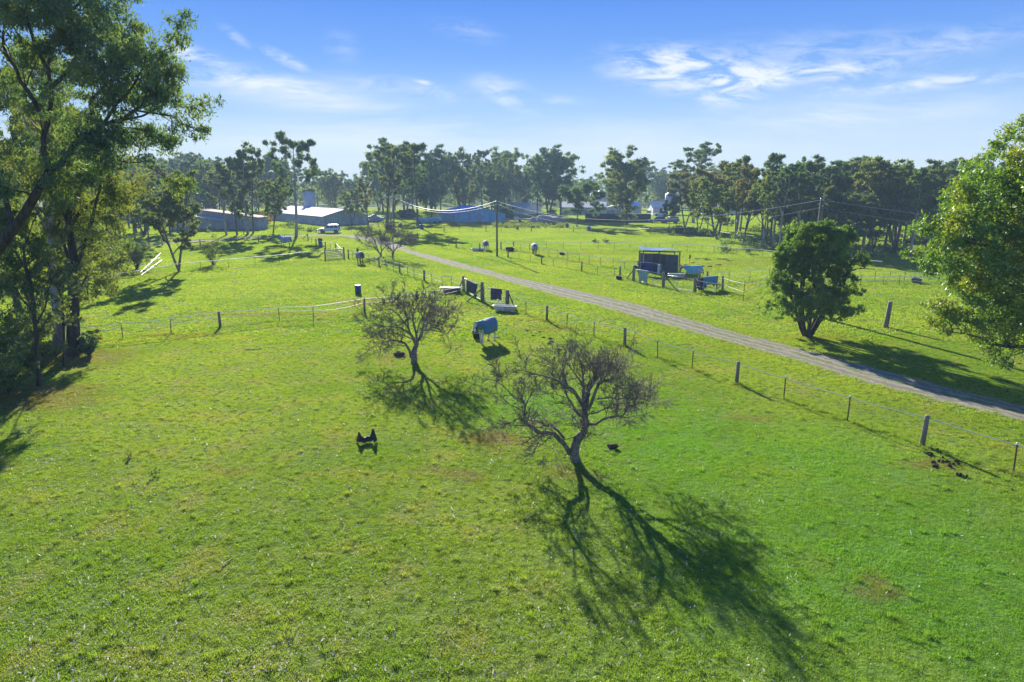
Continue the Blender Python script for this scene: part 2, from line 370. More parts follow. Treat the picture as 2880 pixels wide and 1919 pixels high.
M_barkgrey = plain('lichen_bark', (.26, .23, .19), (.12, .10, .085), 6, .9, bump=.5)
M_twig = plain('twig', (.21, .175, .145), (.13, .105, .085), 4, .9)
M_gum = leafmat('gum_leaf', (.050, .084, .036), (.094, .130, .052), (.130, .140, .044), .45, 1.7)
M_gumdark = leafmat('dark_gum_leaf', (.036, .070, .042), (.066, .106, .058), (.092, .120, .046), .42, 1.6)
M_gumwarm = leafmat('bronze_gum_leaf', (.075, .095, .034), (.125, .130, .045), (.14, .115, .045), .42, 1.6)
M_gumlime = leafmat('bright_gum_leaf', (.060, .090, .026), (.100, .132, .038), (.125, .140, .042), .45, 1.6)
M_bush = leafmat('glossy_dark_leaf', (.045, .098, .022), (.088, .150, .034), (.13, .19, .04), .42, 1.6, .10)
M_cam = leafmat('broad_bright_leaf', (.045, .105, .014), (.090, .155, .022), (.14, .17, .022), .45, 1.6, .14, 0)
M_wood = plain('weathered_post', (.30, .25, .20), (.14, .11, .09), 8, .9, bump=.6, stretch=(1, 1, .12))
M_wooddark = plain('old_timber', (.17, .13, .10), (.09, .07, .055), 6, .9, bump=.5)
M_steel = plain('rusted_picket', (.09, .06, .05), (.16, .08, .05), 9, .7)
M_tape = plain('white_tape', (.82, .82, .74), (.7, .7, .6), 6, .6, trans=.25)
M_rope = plain('grey_rope', (.50, .50, .50), (.34, .34, .34), 12, .8)
M_cap = plain('white_insulator', (.85, .85, .83), None, 4, .5)
M_galv = plain('galvanised', (.50, .52, .54), (.36, .38, .40), 6, .45, metal=.5)
M_wire = plain('thin_wire', (.32, .33, .34), None, 6, .5, metal=.5)
M_cable = plain('white_cable', (.72, .72, .70), (.30, .30, .30), 1.0, .6)
M_thincable = plain('grey_cable', (.42, .43, .45), None, 1.0, .6)
M_pole = plain('utility_pole_timber', (.26, .23, .17), (.15, .13, .10), 4, .9, bump=.4, stretch=(1, 1, .1))
M_blue = plain('blue_plastic', (.012, .07, .26), (.01, .05, .18), 5, .45)
M_black = plain('black_rubber', (.012, .013, .016), (.03, .03, .034), 6, .6)
M_white = plain('white_enamel', (.80, .80, .78), (.60, .58, .54), 3, .35)
M_red = plain('red_plastic', (.55, .04, .02), None, 5, .5)
M_soil = plain('soil', (.12, .085, .055), (.06, .045, .03), 5, 1, bump=.6)
# ================================================================ ground, road
gm = meshnp('ground', [(-1500, -200, 0), (1500, -200, 0), (1500, 2200, 0), (-1500, 2200, 0)], [[0, 1, 2, 3]], M_ground)
ground = tag(link('ground', gm), 'flat green pasture running to the tree line', None, None, 'structure')
def road_mat():
    m, t = newmat('gravel_track'); uv = t.nodes.new('ShaderNodeUVMap'); s = t.nodes.new('ShaderNodeSeparateXYZ'); t.links.new(uv.outputs[0], s.inputs[0])
    g = t.nodes.new('ShaderNodeNewGeometry'); pos = g.outputs['Position']
    n1 = noise(t, pos, 1.2, 5, .6); n2 = noise(t, pos, 9, 4, .7)
    a = Mth(t, 'ABSOLUTE', Mth(t, 'SUBTRACT', Mth(t, 'ADD', s.outputs[0], Mth(t, 'MULTIPLY', Mth(t, 'SUBTRACT', n1, .5), .30)), .5))
    mid = ramp(t, a, .13, .04); edge = ramp(t, a, .33, .49)
    col = mixc(t, ramp(t, n2, .35, .65), (.34, .31, .225), (.21, .19, .14)); col = mixc(t, Mth(t, 'MULTIPLY', ramp(t, n1, .42, .62), .5), col, (.38, .35, .27)); col = mixc(t, Mth(t, 'MULTIPLY', Mth(t, 'MULTIPLY', ramp(t, a, .14, .22), ramp(t, a, .36, .26)), .8), col, (.17, .155, .125))
    gcol = mixc(t, ramp(t, n2, .4, .6), (.16, .20, .05), (.10, .15, .03))
    f = Mth(t, 'MAXIMUM', Mth(t, 'MULTIPLY', Mth(t, 'MULTIPLY', mid, ramp(t, n1, .36, .52)), .9), Mth(t, 'MULTIPLY', edge, ramp(t, n2, .30, .55)))
    col = mixc(t, f, col, gcol)
    p = t.nodes.new('ShaderNodeBsdfPrincipled'); p.inputs['Roughness'].default_value = 1; p.inputs['Specular IOR Level'].default_value = .1; t.links.new(col, p.inputs['Base Color'])
    b = t.nodes.new('ShaderNodeBump'); b.inputs['Strength'].default_value = .5; b.inputs['Distance'].default_value = .03
    t.links.new(Mth(t, 'ADD', n2, Mth(t, 'MULTIPLY', n1, 1.5)), b.inputs['Height']); t.links.new(b.outputs[0], p.inputs['Normal'])
    o = t.nodes.new('ShaderNodeOutputMaterial'); t.links.new(p.outputs[0], o.inputs[0]); return m
M_road = road_mat()
U = [(1133, 697), (1232, 721), (1369, 757), (1460, 781), (1560, 801), (1700, 832), (1815, 859), (1942, 897), (2100, 941), (2272, 983), (2486, 1040), (2700, 1095), (2950, 1157), (3250, 1225)]
Lo = [(1112, 702), (1181, 725), (1300, 758), (1393, 784), (1490, 812), (1620, 848), (1735, 878), (1870, 916), (2060, 966), (2266, 1024), (2431, 1077), (2598, 1118), (2880, 1187), (3150, 1260)]
def strip(name, A, B, z, per, mat, amp):
    n = len(A); V = []; UVS = []; K = 7; r = random.Random(3); rows = 0
    for i in range(n-1):
        for j in range(per + (1 if i == n-2 else 0)):
            f = j/per; a = A[i].lerp(A[i+1], f); b = B[i].lerp(B[i+1], f)
            a = a+(a-b)*r.uniform(-amp, amp); b = b+(b-a)*r.uniform(-amp, amp)
            for k in range(K): V.append(a.lerp(b, k/(K-1))+Vector((0, 0, z))); UVS.append((k/(K-1), rows*.1))
            rows += 1
    F = [[i*K+k, (i+1)*K+k, (i+1)*K+k+1, i*K+k+1] for i in range(rows-1) for k in range(K-1)]
    me = meshnp(name, V, F, mat); ul = me.uv_layers.new(name='UVMap')
    ul.data.foreach_set('uv', np.array([UVS[l.vertex_index] for l in me.loops], dtype=np.float32).ravel())
    if me.polygons[0].normal.z < 0: me.flip_normals()
    return tag(link(name, me), None, None, None, 'structure')
UW = [G(*p) for p in U]; LW = [G(*p) for p in Lo]
strip('dirt_road', UW, LW, .012, 14, M_road, .05)
T2 = [(150, 706), (384, 690), (529, 680), (682, 670), (900, 661), (985, 663), (1060, 676), (1115, 692), (1128, 700)]
TW = [G(*p) for p in T2]; TA = []; TB = []
for i, p in enumerate(TW):
    d = (TW[min(i+1, len(TW)-1)]-TW[max(i-1, 0)]).normalized(); nrm = Vector((-d.y, d.x, 0)); TA.append(p+nrm*1.7); TB.append(p-nrm*1.7)
strip('side_track', TA, TB, .008, 12, M_road, .08)
ROADC = [(a+b)/2 for a, b in zip(UW, LW)]
def road_dist(x, y):
    best = 1e9
    for pl in (ROADC, TW):
        for i in range(len(pl)-1):
            a, b = pl[i], pl[i+1]; dx, dy = b.x-a.x, b.y-a.y; t = max(0, min(1, ((x-a.x)*dx+(y-a.y)*dy)/(dx*dx+dy*dy)))
            best = min(best, math.hypot(a.x+dx*t-x, a.y+dy*t-y))
    return best
FENCELINES = []
# ================================================================ fences
def timber_post(parent, p, h, r=.095, lean=(0, 0)):
    m = MB(); pts = [(0, 0, -.1), (lean[0]*.5, lean[1]*.5, h*.5), (lean[0], lean[1], h*.97), (lean[0], lean[1], h)]
    m.tube([Vector(q) for q in pts], [r*1.08, r, r*.95, r*.7], 9)
    return m.build('post', M_wood, parent, True, loc=p)
def picket(parent, p, h, cap=True, r=.02, lean=(0, 0)):
    m = MB()
    for k in range(3):   # star section: three fins
        a = 2*math.pi*k/3+.4; m.tube([(math.cos(a)*r*.6, math.sin(a)*r*.6, -.05), (math.cos(a)*r*.6+lean[0], math.sin(a)*r*.6+lean[1], h)], r*.55, 4)
    o = m.build('picket', M_steel, parent, False, loc=p)
    if cap:
        c = MB(); c.tube([(lean[0], lean[1], h-.07), (lean[0], lean[1], h+.01), (lean[0], lean[1], h+.03)], [.035, .04, .02], 7); c.build('insulator', M_cap, o, True)
    return o
def catenary(a, b, sag, n=8):
    return [a.lerp(b, i/n)-Vector((0, 0, sag*4*(i/n)*(1-i/n))) for i in range(n+1)]
def fence(label, pts, lines, name='fence', cap=True, pr=.028, group=None, tr=.095, cat='fence'):
    r = random.Random(len(pts)*7+int(pts[0][0]))
    W = [G(p[0], p[1]) for p in pts]; o = thing(name, label, cat, W[0], 0, group); tops = []
    FENCELINES.append((W, max(p[3] for p in pts)))
    for p, wp in zip(pts, W):
        q = wp-W[0]; ln = (r.uniform(-.05, .05), r.uniform(-.04, .04))
        if p[2] == 'T': timber_post(o, q, p[3], tr*r.uniform(.9, 1.15), ln)
        elif p[2] == 'P': picket(o, q, p[3], cap, pr, ln)
        tops.append((q, p[3], ln))
    for (hf, rad, mat, nm, sag) in lines:
        P = []
        for i in range(len(tops)-1):
            (a, ha, la), (b, hb, lb) = tops[i], tops[i+1]
            A = a+Vector((la[0]*hf, la[1]*hf, ha*hf)); B = b+Vector((lb[0]*hf, lb[1]*hf, hb*hf))
            c = catenary(A, B, sag*(A-B).length*r.uniform(.5, 1.5), 5); P += c if i == 0 else c[1:]
        m = MB(); m.tube(P, rad, 4); m.build(nm, mat, o)
    return o
TAPE = M_tape
fence('roadside fence of stout timber posts, rusty pickets and one grey rope beside the dirt track',
      [(1438, 861, 'N', 1.1), (1479.5, 883, 'P', 1.1), (1537.6, 903, 'T', 1.2), (1594, 922, 'P', 1.1), (1669.6, 948, 'P', 1.1), (1757, 974, 'T', 1.22), (1849.6, 1007, 'P', 1.12), (1946, 1038, 'P', 1.1), (2071, 1079, 'T', 1.2), (2204, 1122, 'P', 1.12),
       (2383, 1184, 'P', 1.15), (2593, 1252, 'T', 1.25), (2850, 1332, 'P', 1.15), (3150, 1420, 'T', 1.25)],
      [(.93, .018, M_rope, 'rope', .012), (.55, .004, M_wire, 'wire', .004)])
fence('white-taped fence of pickets and dark posts running from the gates down to the grazing horse',
      [(1304, 819, 'N', 1.15), (1270, 806, 'P', 1.1), (1243.5, 808, 'P', 1.1), (1214.5, 798, 'P', 1.1), (1193, 790, 'T', 1.2), (1164.5, 781, 'P', 1.1), (1146.7, 775, 'P', 1.1), (1124.5, 767, 'T', 1.2), (1106, 761, 'P', 1.1),
       (1086, 754, 'P', 1.1), (1066.6, 749, 'T', 1.2), (1054, 743.5, 'P', 1.1), (1038, 739, 'P', 1.1), (1012, 733, 'P', 1.0), (992, 727, 'P', 1.1), (980, 725.7, 'T', 1.25)],
      [(.96, .024, M_rope, 'rope', .006), (.55, 0.031, M_tape, 'tape', .02)])
fence('fence behind the white rail gate, climbing to the corner post near the car',
      [(968, 724, 'N', 1.1), (945, 702, 'T', 1.15), (930, 699, 'P', 1.0), (915, 700, 'T', 1.15), (902, 694, 'P', 1.0), (889, 689, 'T', 1.1), (877, 682, 'P', 1.0), (866.6, 676, 'T', 1.3)],
      [(.93, 0.024, M_tape, 'tape', .01), (.5, .006, M_wire, 'wire', .01)])
fence('long white-taped fence along the side track behind the pale rugged horse',
      [(866.6, 675, 'N', 1.3), (800, 677, 'P', 1.2), (728, 682, 'T', 1.25), (650, 689, 'P', 1.2), (565, 696, 'T', 1.35), (480, 702, 'P', 1.2), (390, 706, 'P', 1.2), (330, 710, 'T', 1.2)],
      [(.97, 0.048, M_tape, 'tape', .006)], cap=False)
fence('tape fence crossing the tree shadows from the white gate to the horse jump rails',
      [(914, 729, 'N', 1.1), (849.5, 730, 'P', 1.1), (786, 739, 'P', 1.1), (718, 745, 'P', 1.1), (643, 752, 'P', 1.1), (565, 760, 'P', 1.1), (501, 767, 'N', 1.1), (405, 780, 'N', .9), (330, 795, 'T', 1.0), (270, 802, 'P', 1.0)],
      [(.96, 0.041, M_tape, 'tape', .006)], cap=False)
fence('double white tape fence crossing the near paddock below the blue barrel',
      [(1304, 822, 'N', .55), (1216, 850, 'P', 1.0), (1120, 866, 'P', 1.05), (1025, 880, 'T', 1.2), (881.5, 902, 'P', 1.15), (786, 902, 'P', 1.05), (620, 920, 'T', 1.15), (481.5, 939, 'P', 1.1), (346, 953, 'P', 1.1), (200, 970, 'T', 1.1), (40, 985, 'P', 1.1)],
      [(.97, 0.034, M_tape, 'tape', .004), (.72, 0.025, M_tape, 'lower_tape', .03)])
fence('broken fence of short timber posts and pickets below the utility pole',
      [(1429, 724, 'T', 1.1), (1460, 730, 'P', 1.0), (1491, 736, 'P', 1.0), (1523, 743, 'T', 1.2), (1556, 749, 'P', 1.0), (1594, 755.5, 'P', 1.0), (1635.6, 764, 'T', 1.25), (1680, 773, 'P', 1.1), (1728, 777, 'P', 1.0), (1743.5, 775, 'T', 1.1), (1780.6, 792.5, 'N', 1.1)],
      [(.45, .004, M_wire, 'wire', .02)])
fence('fence of dark posts and pickets from the blue tubs to the utility pole',
      [(1122, 660, 'T', 1.3), (1148, 663, 'P', 1.1), (1160, 667, 'P', 1.1), (1175.5, 673, 'T', 1.3), (1189, 675, 'P', 1.1), (1207, 679, 'P', 1.1), (1224.6, 684, 'T', 1.3), (1243, 688, 'P', 1.1), (1262, 691, 'P', 1.1), (1283, 695.5, 'T', 1.35), (1302, 699, 'P', 1.1), (1325, 703, 'P', 1.1), (1349.5, 706.5, 'T', 1.3)],
      [(.9, .01, M_wire, 'wire', .008), (.5, .007, M_wire, 'lower_wire', .008)])
fence('white rail fence behind the utility pole beside the dappled horse',
      [(1349.5, 707, 'N', 1.1), (1375, 704, 'P', 1.1), (1409, 702, 'T', 1.25), (1445, 703, 'T', 1.45)], [(.85, .03, M_tape, 'rail', .0), (.35, .03, M_tape, 'lower_rail', .0)], cap=False)
fence('back fence of tape along the far side of the right paddock above the shelter',
      [(1445, 703, 'N', 1.45), (1489, 701, 'P', 1.25), (1537, 701.5, 'P', 1.25), (1584.5, 702, 'P', 1.25), (1633.6, 702, 'P', 1.25), (1682, 702, 'P', 1.25), (1728, 702, 'P', 1.25), (1771, 703, 'P', 1.2), (1814, 705, 'P', 1.2), (1854, 705, 'P', 1.2), (1891.5, 704, 'P', 1.1), (1932.5, 707, 'P', 1.1), (1973.5, 709, 'P', 1.1),
       (2008.5, 712, 'P', 1.1), (2042, 714, 'P', 1.1), (2071.5, 718, 'P', 1.1), (2110, 720, 'P', 1.1), (2143, 723, 'P', 1.1), (2193, 730, 'P', 1.1), (2260, 738, 'P', 1.1), (2330, 745, 'P', 1.1), (2400, 752, 'P', 1.1), (2480, 760, 'P', 1.1)],
      [(.97, 0.051, M_tape, 'tape', .003)], cap=False)
fence('white taped fence slanting from the dark tub past the grazing horse to the blue rug',
      [(1447, 704, 'N', 1.3), (1465, 707, 'P', 1.2), (1489, 712, 'P', 1.2), (1516, 718, 'P', 1.2), (1543.8, 723, 'P', 1.2), (1568.6, 726, 'P', 1.2), (1597, 732.5, 'P', 1.2), (1629.6, 738, 'P', 1.2), (1656.7, 744, 'P', 1.2), (1689, 748, 'P', 1.2), (1724.5, 754.5, 'P', 1.2), (1755.6, 757.5, 'P', 1.0), (1794, 764, 'T', 1.3)],
      [(.97, 0.041, M_tape, 'tape', .006), (.45, .006, M_wire, 'wire', .01)], cap=False)
fence('distant wire fence of thin pickets across the yard in front of the blue shed',
      [(1175, 645, 'N', 1), (1163, 651, 'P', 1.2), (1204, 650, 'P', 1.1), (1249, 653, 'T', 1.5), (1292, 653, 'P', 1.2), (1329, 653, 'P', 1.2), (1367, 652, 'T', 1.4), (1410, 651.5, 'P', 1.1), (1451.5, 651.5, 'P', 1.1), (1494.6, 651.5, 'T', 1.5), (1535, 651, 'P', 1.2), (1574.5, 651.5, 'P', 1.2), (1612.7, 653, 'T', 1.5),
       (1649, 652, 'P', 1.1), (1688, 654, 'P', 1.1), (1724, 655.5, 'P', 1.1), (1762, 652, 'P', 1.1), (1827.5, 659, 'T', 1.5), (1863, 662, 'P', 1.3), (1925, 665, 'T', 1.4), (2019, 669, 'T', 1.5), (2083, 678, 'T', 1.5), (2120, 683, 'P', 1.5)],
      [(.85, .012, M_wire, 'wire', .006)], cap=False)
fence('fence of twin tapes leaving the last gate post towards the round dark tree',
      [(1965, 800, 'T', 1.5), (1988.6, 795, 'T', 1.25), (2050, 795, 'P', 1.2), (2108, 791, 'P', 1.2), (2163, 788, 'P', 1.2), (2230, 790, 'P', 1.2), (2310, 790, 'P', 1.2), (2380, 790, 'P', 1.2), (2460, 792, 'P', 1.15), (2502, 792, 'P', 1.15), (2543, 792, 'P', 1.15), (2620, 796, 'P', 1.15), (2720, 802, 'P', 1.15), (2900, 812, 'P', 1.15)],
      [(.95, 0.037, M_tape, 'tape', .004), (.5, 0.031, M_tape, 'lower_tape', .006)], cap=False)
fence('tape fence with tall leaning pickets in front of the navy and pale blue rug',
      [(1953, 823, 'T', 1.45), (2014, 826, 'P', 1.1), (2032, 817, 'T', 1.45), (2090, 848, 'P', 1.9), (2154, 806, 'P', 1.1), (2240, 805, 'P', 1.1), (2330, 804, 'P', 1.1), (2420, 802, 'P', 1.1), (2484, 802, 'P', 1.1), (2528, 804.5, 'P', 1.15), (2570, 803, 'P', 1.1), (2700, 812, 'P', 1.1)],
      [(.85, 0.027, M_tape, 'tape', .006), (.45, 0.024, M_tape, 'lower_tape', .008)], cap=False)
def single_post(px, py, h, label, r=.11, group=None, lean=(0, 0)):
    m = MB(); m.tube([(0, 0, -.1), (lean[0]/2, lean[1]/2, h/2), (lean[0], lean[1], h*.98), (lean[0], lean[1], h)], [r*1.05, r, r*.95, r*.75], 10)
    return tag(m.build('timber_post', M_wood, None, True, loc=G(px, py)), label, 'post', group)
single_post(2491, 921, 1.9, 'lone pale timber post standing in grass between the round tree and the broad-leaved tree', .16, None, (.12, 0))
single_post(1865, 808, 1.55, 'thick grey gate post with a diagonal brace between the two wire mesh gates', .14)
single_post(1781, 791, 1.5, 'thick dark gate post beside the black tub, pale rug gate hung from it', .13)
single_post(1356.6, 847.5, 1.75, 'tall timber post between the two gates with hanging rugs', .15)
single_post(1304, 819, 1.5, 'timber post with red tape where the rugged gate begins', .14)
single_post(1427, 859, 1.35, 'short thick post just behind the white bath tub', .17)
single_post(915, 729.5, 1.6, 'dark post holding the hinge end of the white rail gate', .10)
single_post(968, 725, 1.6, 'dark post holding the latch end of the white rail gate', .10)
single_post(1911, 780, 1.5, 'slim dark post behind the white bath in the shelter yard', .10)
def stay(p0, p1, label, r=.06, mat=None):
    m = MB(); m.tube([p0, (p0+p1)/2, p1], [r, r, r*.9], 7); return tag(m.build('brace_rail', mat or M_wooddark, None, True), label, 'fence brace')
stay(G(1865, 808)+Vector((.1, 0, 1.2)), G(1898, 811)+Vector((0, 0, .02)), 'dark diagonal log brace leaning on the thick grey gate post')
stay(G(1781, 791)+Vector((-.1, 0, 1.1)), G(1761, 785)+Vector((0, 0, .02)), 'diagonal brace leaning left from the dark gate post beside the black tub')
stay(G(1953, 823)+Vector((.1, -.1, 1.2)), G(1992, 834)+Vector((0, 0, .02)), 'pale diagonal stay running down below the navy and blue rug')
stay(G(1356.6, 847.5)+Vector((0, -.12, 1.2)), G(1311, 852)+Vector((0, 0, .02)), 'grey diagonal brace sloping left from the tall post between rug gates')
stay(G(1304, 819)+Vector((-.1, 0, 1.1)), G(1288, 820)+Vector((0, 0, .02)), 'short diagonal brace with orange tag beside the red-taped post')
stay(G(1427, 859)+Vector((.15, 0, 1.0)), G(1450, 873)+Vector((0, 0, .02)), 'dark diagonal brace sloping right beside the white bath tub')
stay(G(866.6, 675)+Vector((0, 0, 1.1)), G(850, 673)+Vector((0, 0, .02)), 'diagonal brace on the corner post near the pale rugged horse')
stay(G(915, 729.5)+Vector((0, 0, 1.1)), G(888, 728)+Vector((0, 0, .02)), 'diagonal brace left of the white rail gate')
stay(G(1122, 660)+Vector((0, 0, 1.1)), G(1136, 658)+Vector((0, 0, .02)), 'diagonal brace on the post beside the blue tubs')
# ================================================================ gates
def gate(label, a, b, h, style, z0=.12):
    a = Vector(a); b = Vector(b); o = thing('gate', label, 'gate', a); d = b-a; Z = lambda p, z: Vector((p.x, p.y, z))
    m = MB(); A = Vector((0, 0, 0))
    r = .028 if style == 'mesh' else .03
    m.tube([Z(A, z0), Z(A, h), Z(d, h), Z(d, z0), Z(A, z0)], r, 6); m.build('frame', M_galv if style == 'mesh' else M_tape, o, True)
    if style == 'mesh':
        w = MB()
        for i in range(1, 14): w.tube([Z(d*(i/14), z0), Z(d*(i/14), h)], .006, 3)
        for i in range(1, 6): z = z0+(h-z0)*i/6; w.tube([Z(A, z), Z(d, z)], .007, 3)
        w.build('wire_mesh', M_wire, o)
        m = MB()
        for f in (.33, .66): m.tube([Z(d*f, z0), Z(d*f, h)], .016, 5)
        m.build('upright', M_galv, o)
    else:
        for i in range(1, 6):
            w = MB(); z = z0+(h-z0)*(i-.3)/5.3; w.box(d/2+Vector((0, 0, z)), (d.length, .05, .12), math.atan2(d.y, d.x)); w.build('rail', M_palewood, o)
    return o
M_palewood = plain('pale_timber', (.62, .55, .42), (.45, .38, .28), 5, .8)
gate('white slatted rail gate between two dark posts beside the walking horse', G(919, 729), G(966, 724.5), 1.35, 'rail')
gate('wire mesh gate under the dark torn rug left of the tall post', G(1306, 821), G(1352, 845.5), 1.35, 'mesh')
gate('wire mesh gate with white frame carrying the purple-grey rug beside the bath', G(1362, 850), G(1424, 857), 1.3, 'mesh')
gate('wire mesh gate with a pale green rug hanging from its top bar', G(1785, 792), G(1861, 806.5), 1.35, 'mesh')
gate('empty wire mesh gate between the thick grey post and the last gate post', G(1869, 809), G(1949, 821.5), 1.3, 'mesh')
# ================================================================ hanging rugs
def drape(label, a, b, z, front, back, mat, seed, ragged=.05, thick=.02, off=.05):
    a = Vector(a); b = Vector(b); d = b-a; Ln = d.length; u = d.normalized(); nrm = Vector((u.y, -u.x, 0))
    if nrm.y > 0: nrm = -nrm
    r = random.Random(seed); nu = 26; ph = [r.uniform(0, 6.28) for _ in range(4)]; rows = []
    for i in range(nu+1):
        f = i/nu; x = u*(Ln*f)
        e1 = front*(1+ragged*math.sin(7*f+ph[0])+ragged*.7*math.sin(17*f+ph[1])); e2 = back*(1+ragged*math.sin(6*f+ph[2]))
        row = []
        for k in range(9):
            s = k/8; q = .015*math.sin(f*30+ph[3]+s)*s+.03*math.sin(f*11+ph[1])*s
            row.append(x+nrm*(off+q)+Vector((0, 0, z-e1*(1-0)*(1-(1-s))+0)) if False else x+nrm*(off+q+.02)+Vector((0, 0, z-e1*s)))
        rb = []
        for k in range(1, 6):
            s = k/5; rb.append(x-nrm*(off-.02+.03*math.sin(f*13+ph[2])*s)+Vector((0, 0, z-e2*s)))
        rows.append(row[::-1]+[x+Vector((0, 0, z+.035))]+rb)
    K = len(rows[0]); V = [v for rr in rows for v in rr]
    F = [[i*K+k, (i+1)*K+k, (i+1)*K+k+1, i*K+k+1] for i in range(nu) for k in range(K-1)]
    me = meshnp('horse_rug', V, F, mat, True); o = link('horse_rug', me, None, a)
    sm = o.modifiers.new('s', 'SOLIDIFY'); sm.thickness = thick; sm.offset = 0
    return tag(o, label, 'horse rug')
M_rugblue = plain('royal_blue_cloth', (.025, .05, .26), (.02, .03, .14), 2.2, .8, bump=.4, trans=.1)
M_rugnavy = plain('navy_cloth', (.012, .02, .07), (.02, .03, .10), 3, .85, bump=.4)
M_rugpale = plain('pale_green_cloth', (.42, .56, .52), (.30, .44, .42), 3, .85, bump=.4, trans=.2)
M_rugslate = plain('slate_purple_cloth', (.055, .055, .10), (.09, .09, .13), 3, .9, bump=.5)
M_rugsky = plain('sky_blue_cloth', (.12, .30, .44), (.08, .22, .36), 2.5, .8, bump=.4, trans=.15)
M_ruggrey = plain('grey_check_cloth', (.34, .36, .42), (.22, .24, .30), 5, .85, bump=.4, trans=.12)
M_rugteal = plain('teal_cloth', (.05, .27, .38), (.20, .23, .29), 2.2, .75, bump=.6, trans=.1, lo=.46, hi=.56)
M_rugwhite = plain('white_cloth', (.72, .74, .80), (.5, .55, .68), 3, .85, bump=.4, trans=.15)
M_rugaqua = plain('aqua_cloth', (.16, .48, .60), (.30, .55, .66), 2.5, .7, bump=.3, trans=.1)
M_ruggreen = plain('dark_green_cloth', (.02, .10, .07), (.02, .07, .05), 3, .8)
g0, g1 = G(1306, 821), G(1352, 845.5); drape('dark torn rug draped over the gate left of the tall post, hanging to the grass', g0.lerp(g1, .18), g0.lerp(g1, .80), 1.36, 1.15, .5, M_rugslate, 1, .10)
g0, g1 = G(1362, 850), G(1424, 857); drape('purple-grey rug draped over the white-framed gate next to the bath', g0.lerp(g1, .32), g0.lerp(g1, .80), 1.31, .95, .4, M_rugslate, 2, .06)
g0, g1 = G(1785, 792), G(1861, 806.5); drape('pale green rug hanging from the left wire gate', g0.lerp(g1, .17), g0.lerp(g1, .50), 1.36, 1.2, .3, M_rugpale, 3, .1)
drape('royal blue rug folded over the fence in front of the tin shelter', G(1803, 774.5), G(1838, 777), 1.5, 1.05, .7, M_rugblue, 4, .05)
drape('navy rug hung beside the royal blue rug on the shelter fence', G(1836, 777), G(1851, 778), 1.45, 1.0, .7, M_rugnavy, 5, .07)
drape('white-edged rug at the end of the row of rugs on the shelter fence', G(1849, 778), G(1855.5, 779), 1.4, 1.05, .7, M_rugwhite, 8, .04)
m = MB(); m.tube([G(1796, 774)+Vector((0, 0, 1.42)), G(1860, 779)+Vector((0, 0, 1.36))], .04, 6); m.tube([G(1796, 774), G(1796, 774)+Vector((0, 0, 1.5))], .07, 7); m.tube([G(1860, 779), G(1860, 779)+Vector((0, 0, 1.45))], .06, 7)
tag(m.build('rug_rail', M_wooddark, None, True), 'timber hanging rail that carries the blue rugs by the shelter', 'rail')
drape('navy rug hanging low beside the last thick gate post', G(1960, 819), G(1985, 816), 1.15, 1.0, .9, M_rugnavy, 6, .12)
drape('pale blue rug with folded flap hung over the fence right of the last gate post', G(1972, 818), G(2013, 813.5), 1.32, .82, .55, M_rugsky, 7, .12, off=.12)
m = MB(); m.tube([G(1955, 820)+Vector((0, 0, 1.15)), G(2016, 813)+Vector((0, 0, 1.30))], .03, 6); m.tube([G(2016, 813), G(2016, 813)+Vector((0, 0, 1.35))], .05, 6); m.tube([G(1957, 820), G(1957, 820)+Vector((0, 0, 1.2))], .05, 6)
tag(m.build('rug_rail', M_wooddark, None, True), 'rail carrying the navy and pale blue rugs right of the gates', 'rail')
drape('dark rug slung over the short fence post with a blue bin below it', G(896, 693), G(907, 693), 1.35, .9, .6, M_rugnavy, 9, .1)
# ================================================================ tubs, barrels, small things
def lathe(m, prof, k=18, c=(0, 0, 0)):
    rings = [[Vector((c[0]+r*math.cos(2*math.pi*j/k), c[1]+r*math.sin(2*math.pi*j/k), c[2]+z)) for j in range(k)] for r, z in prof]; m.loft(rings)
def barrel(label, p, r, h, mat, lid=None, cat='barrel', name='barrel'):
    o = thing(name, label, cat, p); m = MB(); lathe(m, [(r*.9, 0), (r, .04), (r, h*.32), (r*1.04, h*.34), (r, h*.37), (r, h*.63), (r*1.04, h*.66), (r, h*.69), (r, h*.96), (r*.93, h)]); m.build('drum', mat, o, True)
    m = MB(); lathe(m, [(r*.90, h+.002), (r*.97, h+.01), (r*.97, h+.035), (r*.85, h+.03)]); m.build('lid', lid or mat, o, True); return o
def tub(label, p, r, h, mat, cat='bucket', name='bucket', fill=None):
    o = thing(name, label, cat, p); m = MB(); lathe(m, [(r*.78, 0), (r*.98, h*.96), (r*1.06, h*.96), (r*1.06, h), (r*.92, h), (r*.74, .05), (.001, .05)]); m.build('shell', mat, o, True)
    m = MB(); m.tube([(r*math.cos(a), .0, h+.7*r*math.sin(a)) for a in [math.pi*i/10 for i in range(11)]], .008, 4); m.build('handle', M_wire, o); return o
barrel('blue plastic barrel standing alone in the left paddock', G(1007.5, 826), .29, .82, M_blue)
barrel('light blue barrel at the edge of the gum shadow beyond the far fence', G(1656.5, 650), .42, 1.25, plain('bright_blue_plastic', (.02, .16, .42), None, 5, .4))
barrel('dark blue barrel in the shadow edge left of the light blue barrel', G(1595, 641), .40, 1.2, M_blue)
barrel('blue barrel at the tree foot left of the blue shed', G(1186, 645), .5, 1.1, M_blue)
barrel('small teal barrel right of the first utility pole', G(1127, 640), .45, 1.1, plain('teal_plastic', (.02, .16, .20), None, 5, .5))
barrel('squat blue drum directly left of the first utility pole', G(1099, 646), .5, 1.2, M_blue)
barrel('short blue bin under the dark rug on the fence post', G(902, 695), .32, .7, plain('mid_blue_plastic', (.02, .12, .38), None, 5, .5), cat='bin', name='bin')
tub('black feed bucket by the front hooves of the rugged grey horse', G(1341, 952), .29, .42, M_black)
